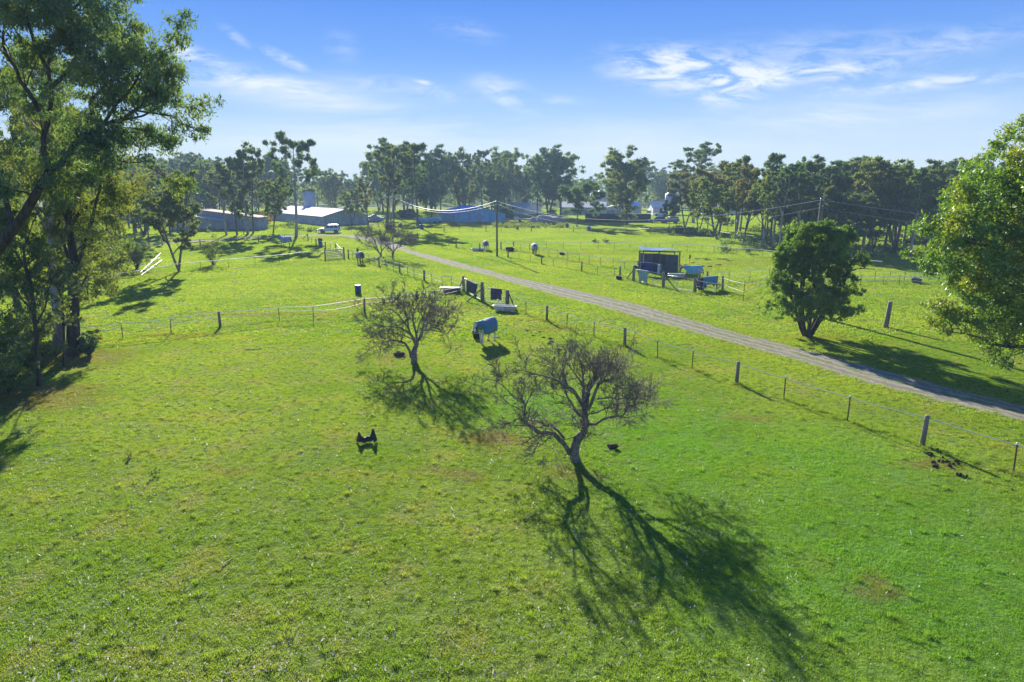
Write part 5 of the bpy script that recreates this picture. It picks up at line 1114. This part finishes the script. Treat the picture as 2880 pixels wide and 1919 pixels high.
it2 = [([(392, 2440), (380, 2000), (360, 1568), (340, 1300), (320, 1000), (310, 800), (330, 560)], .34, .08, 0), ([(330, 1150), (240, 950), (160, 800), (100, 640)], .12, .04, 1.5), ([(345, 1300), (420, 1100), (470, 950), (560, 840)], .12, .04, -1), ([(375, 1750), (470, 1500), (560, 1300), (640, 1180), (740, 1100)], .12, .04, -1.5), ([(370, 1700), (280, 1500), (200, 1350), (100, 1230)], .12, .04, -1.2), ([(320, 900), (400, 700), (420, 500)], .10, .04, 1), ([(380, 2000), (470, 1800), (560, 1700), (620, 1640)], .08, .03, -1), ([(310, 800), (220, 620), (200, 450)], .1, .03, -1)]
leafy('tall pale straight gum trunk among the left trees behind the huge limb', bL2, bL2.y, it2, 113, Z0, M_gum, M_barkpale, .75, 140, (.21, .06), 1.15, 1.9)
bL3 = G(207, 1000)
it3 = [([(507, 2450), (505, 2200), (500, 1900), (480, 1600), (500, 1300)], .42, .12, 0), ([(500, 1900), (580, 1700), (640, 1500), (690, 1300), (700, 1180)], .14, .04, -1), ([(500, 1850), (430, 1650), (400, 1450)], .12, .04, 1), ([(480, 1600), (600, 1420), (720, 1330), (830, 1290)], .10, .03, 1), ([(500, 1300), (560, 1150), (640, 1040)], .09, .03, -1), ([(500, 2050), (600, 1900), (700, 1850), (760, 1880)], .08, .03, 9), ([(480, 1600), (400, 1350), (420, 1200)], .08, .03, -1)]
leafy('thick dark trunk with bright leafy crown at the right edge of the left trees', bL3, bL3.y, it3, 115, Z0, M_gumlime, M_barkdark, .65, 125, (.18, .075), 1.5, 1.6, extra=ex3)
bL4 = G(109, 1085)
it4 = [([(267, 2660), (250, 2300), (210, 1950), (160, 1700)], .13, .05, 0), ([(240, 2250), (330, 2000), (400, 1850)], .05, .02, -.5), ([(210, 1950), (110, 1750), (40, 1650)], .05, .02, .5), ([(230, 2150), (120, 2000), (60, 1950)], .04, .02, -.8), ([(160, 1700), (220, 1550), (260, 1450)], .04, .02, 0)]
leafy('thin dark sapling trunk standing in front of the pale left gum', bL4, bL4.y, it4, 117, Z0, M_gumdark, M_barkdark, .4, 45, (.17, .06), 1.4, 1.2)
bL5 = G(181, 1032)
it5 = [([(443, 2530), (440, 2300), (430, 2050), (450, 1850)], .09, .03, 0), ([(440, 2250), (540, 2080), (600, 1980)], .04, .02, -.5), ([(430, 2050), (360, 1900), (330, 1800)], .04, .02, .5), ([(450, 1850), (540, 1720), (600, 1650)], .03, .02, 0)]
leafy('thin sapling in front of the thick dark trunk with bright crown', bL5, bL5.y, it5, 119, Z0, M_gumlime, M_barkdark, .35, 45, (.15, .07), 1.5, 1.1)
for i, (kind, px, pb, pt, lb) in enumerate([('tall', 60, 900, 60, 'tall shaded gum deep among the left trees'), ('tall2', 230, 830, 300, 'dark gum behind the thick trunk on the left boundary'), ('bright', 250, 850, 600, 'leafy young gum hanging over the left boundary behind the tape'), ('bright', 120, 950, 520, 'leafy gum filling the space behind the thin sapling'), ('warm', 300, 740, 480, 'warm toned gum beyond the left tape fence'), ('tall', 150, 780, 250, 'distant tall gum seen through the left crowns')]):
    treepx(kind, px, pb, pt, lb, .8)
# ---- round dark tree
def bushy(label, base, H, Rx, seed, name='round_tree'):
    s = Skel(seed); r = s.r; cl = []; rad = []
    for k in range(7):
        a = k*.9+r.uniform(-.2, .2); d = Vector((math.cos(a)*.45, math.sin(a)*.45, 1.0)); q = s.path((.12*math.cos(a), .12*math.sin(a), -.1), d, H*.72, .15, .04, 8, .09, .05)
        for j in range(3, 9):
            for _ in range(2): q2 = s.path(q[j], s.rdir(q[j]-q[j-1], .9), r.uniform(.8, 1.7), .04, .012, 3, .15, .0)
    def wrad(z):   # crown half width at height fraction
        t = (z-.12)/.88; return Rx*(max(0, 1-((t-.38)/.64)**2))**.55 if t > .38 else Rx*(max(0, 1-((t-.38)/.50)**2))**.42
    for _ in range(110):
        z = r.uniform(.24, .93); a = r.uniform(0, 6.28); rr = wrad(z)*r.uniform(.35, .88); lc = Vector((rr*math.cos(a), rr*math.sin(a), z*H)); lr = r.uniform(.35, .62)
        for _ in range(12):
            u = Vector((r.gauss(0, 1), r.gauss(0, 1), r.gauss(0, 1))).normalized()*lr*r.random()**.4; q = lc+u; q.z = min(q.z, H*.99); cl.append(q); rad.append(r.uniform(.16, .36))
    for _ in range(70):   # drooping skirt
        a = r.uniform(0, 6.28); rr = Rx*r.uniform(.55, .95); cl.append(Vector((rr*math.cos(a), rr*math.sin(a), H*r.uniform(.19, .30)))); rad.append(r.uniform(.18, .34))
    o = thing(name, label, 'tree', base); link('trunk', s.mesh('trunk', M_barkdark, 8, 4, .05), o); link('crown', leaves('crown', M_bush, cl, rad, 95, .14, .055, .35, .9, seed, shell=.7), o); return o
bR = G(2272, 946); bushy('dense round dark green tree beside the dirt track in front of the pole', bR, AT(2272, 614, bR.y).z, 3.55, 131)
# ---- broad-leaved tree at right
bT = Vector((27.0, 29.5, 0)); ZR = (2100, 580, 780/2352.)
EDGE = [(300, 2885), (370, 2790), (450, 2712), (520, 2655), (600, 2640), (700, 2595), (790, 2625), (870, 2730), (930, 2840)]
def edge(tab, y):
    return float(np.interp(y, [q[0] for q in tab], [q[1] for q in tab]))
exR = []
for _ in range(330):
    y = rt.uniform(300, 905); x = edge(EDGE, y)+40+rt.random()**1.3*420; exR.append(((x-ZR[0])/ZR[2], (y-ZR[1])/ZR[2], rt.uniform(-3.2, 2.5), rt.uniform(.28, .62)))
it6 = [([(3060, 1900), (2980, 1400), (2900, 900), (2820, 500), (2800, 0), (2850, -500)], .45, .12, 0), ([(2940, 1300), (2700, 1150), (2520, 1040), (2320, 940), (2210, 880)], .13, .03, -1.0), ([(2960, 1400), (2700, 1240), (2422, 1190), (2240, 1195), (2060, 1165), (1970, 1110), (1850, 1080), (1710, 1060)], .10, .02, -2), ([(2880, 850), (2600, 700), (2554, 580), (2317, 520), (2067, 520), (1826, 480), (1705, 440)], .14, .03, -2), ([(2840, 600), (2754, 400), (2559, 340), (2324, 260), (2138, 200), (1946, 160)], .14, .03, 0),
       ([(2820, 400), (2600, 100), (2647, -60), (2471, -180), (2237, -250), (2084, -240)], .12, .03, -1), ([(2800, 0), (2600, -300), (2842, -500), (2774, -640)], .10, .03, 0), ([(2860, 700), (2650, 500), (2541, 420), (2516, 300), (2460, 100)], .10, .03, -3), ([(2900, 1000), (2650, 850), (2450, 740), (2150, 640), (1950, 620)], .11, .03, -3), ([(2900, 950), (2750, 700), (2600, 600), (2550, 800)], .08, .03, -4), ([(2820, 300), (2843, -50), (2659, -350), (2581, -450)], .10, .03, -3), ([(2810, 200), (2738, 200), (2468, 60), (2227, 20), (1977, 20), (1815, 120)], .10, .03, -2.5),
       ([(2800, 100), (2700, -300), (2600, -600), (2958, -800)], .10, .03, -2), ([(2850, 600), (2705, 350), (2305, 350), (2009, 330), (1784, 260)], .09, .03, -3.5), ([(2820, 300), (2721, 50), (2558, -120), (2404, -330)], .08, .03, 1.5), ([(2860, 700), (2650, 600), (2400, 620), (2100, 740), (1900, 690)], .08, .02, 1.5), ([(2850, 500), (2666, 300), (2438, 200), (2159, 330), (1894, 400)], .08, .02, 2.0), ([(2800, 0), (2826, -200), (2724, -420), (2702, -640)], .08, .02, 1.5)]
o = leafy('large bright broad-leaved tree overhanging the right side of the view', bT, bT.y, it6, 133, ZR, M_cam, M_barkdark, .50, 125, (.125, .06), 2.2, 1.35, extra=exR, droop=.3, flat=.8); o.name = 'broad_leaved_tree'
# ================================================================ horses
import bmesh
def horse(label, p, heading, pose, coat, rug=None, muzzle=None, hood=False, legcol=None, hmat=None, s=1.0, cat='horse'):
    o = thing('horse', label, cat, p, heading); o.scale = (s, s, s)
    V = []; E = []; Rd = []
    def v(x, y, z, r, par=None):
        V.append((x, y, z)); Rd.append(r if isinstance(r, tuple) else (r, r))
        if par is not None: E.append((par, len(V)-1))
        return len(V)-1
    hip = v(-.55, 0, 1.18, (.29, .31)); loin = v(-.25, 0, 1.20, (.29, .30), hip); bar = v(.08, 0, 1.15, (.31, .34), loin); ch = v(.42, 0, 1.15, (.27, .32), bar)
    v(-.80, 0, 1.12, (.18, .2), hip)
    if pose == 'graze': NK = [(.66, 1.17, .19), (.88, .93, .14), (1.05, .66, .11), (1.14, .47, .12), (1.22, .27, .085), (1.27, .10, .06)]
    elif pose == 'low': NK = [(.66, 1.30, .20), (.90, 1.38, .15), (1.12, 1.40, .12), (1.26, 1.32, .12), (1.38, 1.08, .085), (1.45, .88, .065)]
    else: NK = [(.62, 1.38, .20), (.80, 1.58, .15), (.96, 1.78, .115), (1.10, 1.80, .115), (1.32, 1.66, .085), (1.48, 1.55, .065)]
    q = ch; nk = []
    for x, z, r in NK: q = v(x, 0, z, (r*.8, r*1.05), q); nk.append(q)
    for sy in (-1, 1):
        y = .15*sy; st = .06*sy
        a = v(.46, y, .98, .15, ch); a = v(.48+st, y*1.1, .78, .09, a); a = v(.50+st*2, y*1.1, .48, .062, a); a = v(.49+st*2.4, y*1.1, .16, .042, a); a = v(.53+st*2.6, y*1.1, .055, .052, a); v(.55+st*2.6, y*1.1, .01, .055, a)
        a = v(-.60, y*1.15, .98, .19, hip); a = v(-.52-st, y*1.2, .80, .13, a); a = v(-.74-st*1.6, y*1.15, .52, .065, a); a = v(-.68-st*2, y*1.15, .17, .043, a); a = v(-.64-st*2, y*1.15, .055, .052, a); v(-.62-st*2, y*1.15, .01, .055, a)
    me = bpy.data.meshes.new('body'); me.from_pydata(V, E, []); me.materials.append(coat); b = link('body', me, o)
    sk = b.modifiers.new('skin', 'SKIN'); sk.use_smooth_shade = True
    for i, r in enumerate(Rd): me.skin_vertices[0].data[i].radius = r; me.skin_vertices[0].data[i].use_root = (i == 0)
    sb = b.modifiers.new('sub', 'SUBSURF'); sb.levels = 2; sb.render_levels = 2
    N_ = [Vector((x, 0, z)) for x, z, r in NK]; poll = N_[2].lerp(N_[3], .5); hd = (N_[5]-N_[3]).normalized(); upv = Vector((-hd.z, 0, hd.x)); upv = upv if upv.dot(N_[3]-N_[1]) > 0 else -upv
    for sy in (-1, 1):
        m = MB(); bb = N_[3]-hd*.07+upv*.07+Vector((0, .055*sy, 0)); m.tube([bb, bb-hd*.07+upv*.05+Vector((0, .02*sy, 0)), bb-hd*.17+upv*.07+Vector((0, .025*sy, 0))], [.03, .032, .004], 6); m.build('ear', coat, o, True)
        m = MB(); e = N_[3].lerp(N_[4], .25)+Vector((0, .085*sy, 0)); m.tube([e, e+Vector((0, .015*sy, 0))], [.022, .012], 7); m.build('eye', M_black, o, True)
    m = MB(); nd = [N_[0]+Vector((-.22, 0, .18)), N_[0]+Vector((0, 0, .19)), N_[1]+Vector((-.02, 0, .16)), N_[2]+Vector((-.04, 0, .12)), N_[3]-hd*.05+upv*.10]
    m.tube(nd, [.03, .045, .05, .045, .02], 6); m.build('mane', hmat or M_twig, o, True)
    m = MB(); m.tube([(-.93, 0, 1.28), (-1.05, 0, 1.12), (-1.09, 0, .85), (-1.06, 0, .55)], [.04, .06, .075, .02], 7); m.build('tail', hmat or M_twig, o, True)
    for (x, y) in ((.67, .165), (.37+.02, -.165), (-.62-.12, .172), (-.62+.12, -.172)):
        m = MB(); m.tube([(x-.02, y, 0), (x-.045, y, .075)], [.068, .052], 8); m.build('hoof', M_black, o, True)
    if muzzle: m = MB(); m.tube([N_[4].lerp(N_[5], .3), N_[4].lerp(N_[5], .7), N_[5]+hd*.03], [.092, .082, .05], 9); m.build('muzzle_patch', muzzle, o, True)
    if rug:
        st = [(-.98, .13, .26, 1.23, .92), (-.92, .24, .36, 1.24, .80), (-.75, .32, .40, 1.22, .74), (-.5, .35, .42, 1.20, .72), (-.2, .35, .40, 1.20, .70), (.1, .38, .41, 1.16, .68), (.4, .34, .43, 1.16, .66), (.58, .30, .42, 1.17, .68), (.72, .24, .34, 1.24, .84)]
        rr = random.Random(int(p[0]*10)); m = MB(); V = []; K = 17; M_ = 3
        fine = []
        for a, b2 in zip(st[:-1], st[1:]):
            for t in range(M_): fine.append(tuple(a[i]+(b2[i]-a[i])*t/M_ for i in range(5)))
        fine.append(st[-1])
        for i, (x, w_, h, zc, zb) in enumerate(fine):
            for k in range(K):
                a = -math.pi/2*1.0+math.pi*k/(K-1); f = abs(a)/(math.pi/2); wob = .014*math.sin(i*1.3+k)+.010*math.sin(i*2.7)
                y = math.sin(a)*w_*1.10+(.03*math.copysign(1, a) if f > .7 else 0); z = zc+math.cos(a)*h*.92
                if f > .999: pass
                V.append((x, y*(1+wob), z+wob*.6))
            # skirts
            for sg, pos_ in ((-1, 0), (1, 1)): pass
        rows = len(fine); W2 = []
        F = []
        for i, (x, w_, h, zc, zb) in enumerate(fine):
            base = V[i*K:(i+1)*K]; L_ = [(x, base[0][1]*(1.04+.02*math.sin(i*1.9)), zb+.03*math.sin(i*1.1)), (x, base[0][1]*1.03, (zb+base[0][2])/2)]
            R_ = [(x, base[-1][1]*1.03, (zb+base[-1][2])/2), (x, base[-1][1]*(1.04+.02*math.cos(i*2.1)), zb+.03*math.cos(i*1.3))]
            W2 += L_+base+R_
        K2 = K+4
        F = [[i*K2+k, (i+1)*K2+k, (i+1)*K2+k+1, i*K2+k+1] for i in range(rows-1) for k in range(K2-1)]
        me = meshnp('rug', W2, F, rug, True); ro = link('rug', me, o); sm = ro.modifiers.new('s', 'SOLIDIFY'); sm.thickness = .02; sm.offset = 1
        if hood:
            m = MB(); A_ = [N_[0]+Vector((-.12, 0, -.03)), N_[0]+Vector((.02, 0, 0)), N_[1], N_[2]]; m.tube(A_, [.34, .29, .215, .175], 12, False); m.build('neck_cover', rug, o, True)
        m = MB()
        for xx in (-.15, .1): m.tube([(xx, -.36, .78), (xx+.05, -.2, .70), (xx+.08, .2, .70), (xx, .36, .78)], .02, 4)
        m.build('strap', M_black, o)
    return o
M_grey = plain('grey_horse_coat', (.52, .52, .53), (.34, .34, .36), 3, .8); M_whitecoat = plain('white_horse_coat', (.72, .71, .68), (.6, .59, .57), 3, .8)
M_bay = plain('bay_coat', (.10, .045, .02), (.05, .025, .015), 3, .6); M_chest = plain('chestnut_coat', (.30, .11, .03), (.20, .07, .02), 3, .6); M_darkcoat = plain('dark_grey_coat', (.12, .12, .13), (.25, .25, .26), 4, .7)
horse('grey horse in a teal patterned rug standing near the smaller bare tree', (-1.72, 43.9, 0), R(-122), 'low', M_whitecoat, M_rugteal, M_darkcoat, True, hmat=M_darkcoat)
horse('bay horse in a grey rug walking away beside the white taped fence', G(1013, 741), R(118), 'up', M_bay, M_ruggrey, None, False, s=1.02)
horse('pale horse in a light blue rug standing in the far left paddock', G(803, 693), R(178), 'up', M_grey, plain('light_blue_cloth', (.35, .48, .60), (.28, .40, .52), 3, .8), None, True, s=1.05)
horse('dappled dark-faced horse facing the camera left of the middle utility pole', G(1366, 704), R(-86), 'low', M_darkcoat, M_ruggrey, None, True, hmat=M_darkcoat, s=1.0)
horse('white rugged horse grazing with its rump to the camera inside the taped fence', G(1503, 716), R(95), 'graze', M_darkcoat, M_rugwhite, None, True, hmat=M_whitecoat, s=1.08)
horse('chestnut horse in an aqua rug with its head at the tin shelter wall', G(1948, 787), R(158), 'low', M_chest, M_rugaqua, M_bay, True, hmat=M_chest, s=1.0)
# ================================================================ grass
def blades(n, size, h, wd, seed, clump=.0, lean=.5):
    g = np.random.default_rng(seed); p = (g.random((n, 2))-.5)*size
    if clump:
        c = (g.random((max(4, n//14), 2))-.5)*size; k = g.random(n) < .75; ci = g.integers(0, len(c), n); p[k] = c[ci[k]]+g.normal(size=(k.sum(), 2))*clump
    a = g.random(n)*6.283; hh = h*(.5+g.random(n)*.8); l = g.random(n)*lean*hh; b = g.random(n)*6.283
    ux, uy = np.cos(a)*wd/2, np.sin(a)*wd/2
    V = np.zeros((n, 3, 3)); V[:, 0, 0] = p[:, 0]-ux; V[:, 0, 1] = p[:, 1]-uy; V[:, 1, 0] = p[:, 0]+ux; V[:, 1, 1] = p[:, 1]+uy; V[:, 2, 0] = p[:, 0]+l*np.cos(b); V[:, 2, 1] = p[:, 1]+l*np.sin(b); V[:, 2, 2] = hh
    return V.reshape(-1, 3), np.arange(n*3).reshape(-1, 3)
def in_view(x, y, m=2.5):
    return y > 9 and abs(x) < .80*y+m+2
def grass_object(name, label, pts, blade, mat, seed):
    """own mesh holds the tuft patch (faces) and loose points; geometry nodes place the patch on the points"""
    V, F = blade; n = len(V); P = np.array([(x, y, 0.0) for x, y in pts], dtype=np.float32); g = np.random.default_rng(seed)
    me = bpy.data.meshes.new(name); allv = np.concatenate([V.astype(np.float32), P]); me.vertices.add(len(allv)); me.vertices.foreach_set('co', allv.ravel())
    me.loops.add(F.size); me.loops.foreach_set('vertex_index', F.ravel().astype(np.int32)); me.polygons.add(len(F)); me.polygons.foreach_set('loop_start', (np.arange(len(F))*3).astype(np.int32)); me.polygons.foreach_set('loop_total', np.full(len(F), 3, np.int32)); me.update(calc_edges=True)
    at = me.attributes.new('is_point', 'BOOLEAN', 'POINT'); at.data.foreach_set('value', np.arange(len(allv)) >= n)
    at = me.attributes.new('turn', 'FLOAT', 'POINT'); at.data.foreach_set('value', (g.random(len(allv))*6.283).astype(np.float32))
    at = me.attributes.new('size', 'FLOAT', 'POINT'); at.data.foreach_set('value', (.75+g.random(len(allv))*.5).astype(np.float32))
    me.materials.append(mat); o = link(name, me); tag(o, label, None, None, 'stuff')
    ng = bpy.data.node_groups.new(name, 'GeometryNodeTree'); ng.interface.new_socket('Geometry', in_out='INPUT', socket_type='NodeSocketGeometry'); ng.interface.new_socket('Geometry', in_out='OUTPUT', socket_type='NodeSocketGeometry')
    gi = ng.nodes.new('NodeGroupInput'); go = ng.nodes.new('NodeGroupOutput'); at = ng.nodes.new('GeometryNodeInputNamedAttribute'); at.data_type = 'BOOLEAN'; at.inputs[0].default_value = 'is_point'
    se = ng.nodes.new('GeometryNodeSeparateGeometry'); se.domain = 'POINT'; ng.links.new(gi.outputs[0], se.inputs[0]); ng.links.new(at.outputs[0], se.inputs[1])
    tu = ng.nodes.new('GeometryNodeInputNamedAttribute'); tu.data_type = 'FLOAT'; tu.inputs[0].default_value = 'turn'; si = ng.nodes.new('GeometryNodeInputNamedAttribute'); si.data_type = 'FLOAT'; si.inputs[0].default_value = 'size'
    cx = ng.nodes.new('ShaderNodeCombineXYZ'); ng.links.new(tu.outputs[0], cx.inputs[2]); cs = ng.nodes.new('ShaderNodeCombineXYZ'); cs.inputs[0].default_value = 1.05; cs.inputs[1].default_value = 1.05; ng.links.new(si.outputs[0], cs.inputs[2])
    ip = ng.nodes.new('GeometryNodeInstanceOnPoints'); ng.links.new(se.outputs[0], ip.inputs['Points']); ng.links.new(se.outputs[1], ip.inputs['Instance']); ng.links.new(cx.outputs[0], ip.inputs['Rotation']); ng.links.new(cs.outputs[0], ip.inputs['Scale'])
    ng.links.new(ip.outputs[0], go.inputs[0]); md = o.modifiers.new('grass', 'NODES'); md.node_group = ng; return o
near = []; y = 9.0
while y < 46:
    x = -.8*y-5
    while x < .8*y+5:
        xx, yy2 = x+rnd.uniform(-.3, .3), y+rnd.uniform(-.3, .3)
        if in_view(xx, yy2) and road_dist(xx, yy2) > 2.3: near.append((xx, yy2))
        x += 1.6
    y += 1.6
mid = []; y = 45.5
while y < 150:
    st_ = 2.6
    x = -.8*y-5
    while x < .8*y+5:
        xx, yy2 = x+rnd.uniform(-.4, .4), y+rnd.uniform(-.4, .4)
        if in_view(xx, yy2) and road_dist(xx, yy2) > 3.0: mid.append((xx, yy2))
        x += st_
    y += st_
far_ = []; y = 150
while y < 330:
    x = -.8*y-5
    while x < .8*y+5:
        xx, yy2 = x+rnd.uniform(-.8, .8), y+rnd.uniform(-.8, .8)
        if road_dist(xx, yy2) > 4.5 and not (-78 < xx < -36 and 183 < yy2 < 235 and abs((xx+50)*.8+(yy2-185)*.6-6.5) < 9) and not (-25 < xx < 2 and 200 < yy2 < 225): far_.append((xx, yy2))
        x += 6
    y += 6
# verge tufts close to the track
verge = []
for pl, ww in ((UW, 1), (LW, 1)):
    for a, b in zip(pl[:-1], pl[1:]):
        n = max(1, int((b-a).length/.55))
        for i in range(n):
            q = a.lerp(b, (i+rnd.random())/n); c = min(ROADC, key=lambda c: (c-q).length); ab = (b-a).normalized(); nr = Vector((-ab.y, ab.x, 0)); nr = nr if pl is UW else -nr
            for dd in (-.05, .5, 1.0, 1.4):
                z = q+nr*(dd+rnd.uniform(-.25, .25))
                if in_view(z.x, z.y) and z.y < 150: verge.append((z.x, z.y))
print('patches', len(near), len(mid), len(verge))
grass_object('pasture_grass', 'short green pasture grass covering the near paddock', near, blades(4200, 1.9, .038, .014, 1, .05, 1.1), M_blade, 1)
grass_object('pasture_grass', 'short green pasture grass covering the middle paddocks', mid, blades(2000, 3.1, .075, .045, 2, .06, .9), M_blade_far, 2)
grass_object('pasture_grass', 'green pasture grass covering the far paddocks', far_, blades(2600, 7.2, .11, .12, 6, .12, .9), M_blade_far, 6)
grass_object('verge_grass', 'green grass growing into the edges of the dirt track', verge, blades(260, .75, .065, .02, 3, .03, .9), M_blade, 3)
tuft = []
for _ in range(1100):
    yy2 = 12+60*rnd.random()**1.3; xx = rnd.uniform(-.8, .8)*yy2
    if road_dist(xx, yy2) > 2.2: tuft.append((xx, yy2))
grass_object('grass_tufts', 'scattered taller tufts of coarse grass in the paddock', tuft, blades(42, .16, .11, .014, 4, .0, 1.1), M_blade, 4)
# rough strips of unmown grass along the fences
pts = []
for W, h in FENCELINES:
    for a, b in zip(W[:-1], W[1:]):
        L_ = (b-a).length; n = int(L_/.16)
        if (a+b).y/2 > 120: continue
        for i in range(n):
            q = a.lerp(b, rnd.random()); pts.append((q.x+rnd.gauss(0, .16), q.y+rnd.gauss(0, .16)))
pts = [q for q in pts if in_view(*q) and road_dist(*q) > 1.9]
grass_object('fence_line_grass', 'rough unmown grass growing along the fence lines', pts, blades(36, .24, .16, .016, 5, .0, .9), M_weed, 5)
# fallen pale leaves and bark flecks
g = np.random.default_rng(77); n = 26000; yy2 = 11.5+g.random(n)**1.5*55; xx = (g.random(n)*1.7-.85)*yy2; keep = g.random(n) < np.clip(.95-(xx/yy2+.25)*1.15, .10, 1); xx, yy2 = xx[keep], yy2[keep]; n = len(xx)
a = g.random(n)*6.283; ln = .018+g.random(n)**5*.055; wd = .010+g.random(n)*.012; V = np.zeros((n, 4, 3)); zc = .045+g.random(n)*.02; tl = g.normal(size=n)*.6
for k, (s1, s2) in enumerate(((-1, 0), (0, 1), (1, 0), (0, -1))):
    V[:, k, 0] = xx+np.cos(a)*ln*s1-np.sin(a)*wd*s2; V[:, k, 1] = yy2+np.sin(a)*ln*s1+np.cos(a)*wd*s2; V[:, k, 2] = zc+tl*ln*s1+wd*s2*.6
M_litter = plain('dry_leaf_litter', (.74, .71, .62), (.55, .48, .38), 9, .8, trans=.45)
tag(link('leaf_litter', meshnp('leaf_litter', V.reshape(-1, 3), np.arange(n*4).reshape(-1, 4), M_litter)), 'pale fallen gum leaves and bark flecks on the grass', None, None, 'stuff')
# clods of dark dirt / small dung crumbs
g = np.random.default_rng(78); n = 260; yy2 = 12+g.random(n)**1.2*70; xx = (g.random(n)*1.7-.85)*yy2; V = np.zeros((n, 4, 3)); sz = .02+g.random(n)**3*.07; a = g.random(n)*6.28
for k in range(3): V[:, k, 0] = xx+np.cos(a+k*2.09)*sz; V[:, k, 1] = yy2+np.sin(a+k*2.09)*sz*.8; V[:, k, 2] = .0
V[:, 3, 0] = xx; V[:, 3, 1] = yy2; V[:, 3, 2] = .03+sz*.5
T = np.arange(n)[:, None]*4; F = np.concatenate([T+np.array([[0, 1, 3]]), T+np.array([[1, 2, 3]]), T+np.array([[2, 0, 3]])])
tag(link('dirt_crumbs', meshnp('dirt_crumbs', V.reshape(-1, 3), F, M_soil)), 'small dark crumbs of dirt and dung strewn over the paddock', None, None, 'stuff')
# ================================================================ haze
HAZE = 0.00055
if HAZE:
    m, t = newmat('haze_air'); pv = t.nodes.new('ShaderNodeVolumePrincipled'); pv.inputs['Color'].default_value = (.55, .80, 1, 1); pv.inputs['Density'].default_value = HAZE; pv.inputs['Anisotropy'].default_value = .0
    o_ = t.nodes.new('ShaderNodeOutputMaterial'); t.links.new(pv.outputs[0], o_.inputs['Volume'])
    mb = MB(); mb.box((0, 1000, 15.5), (3400, 2900, 33)); hz = mb.build('haze', m); tag(hz, 'thin pale haze in the distance', None, None, 'stuff')
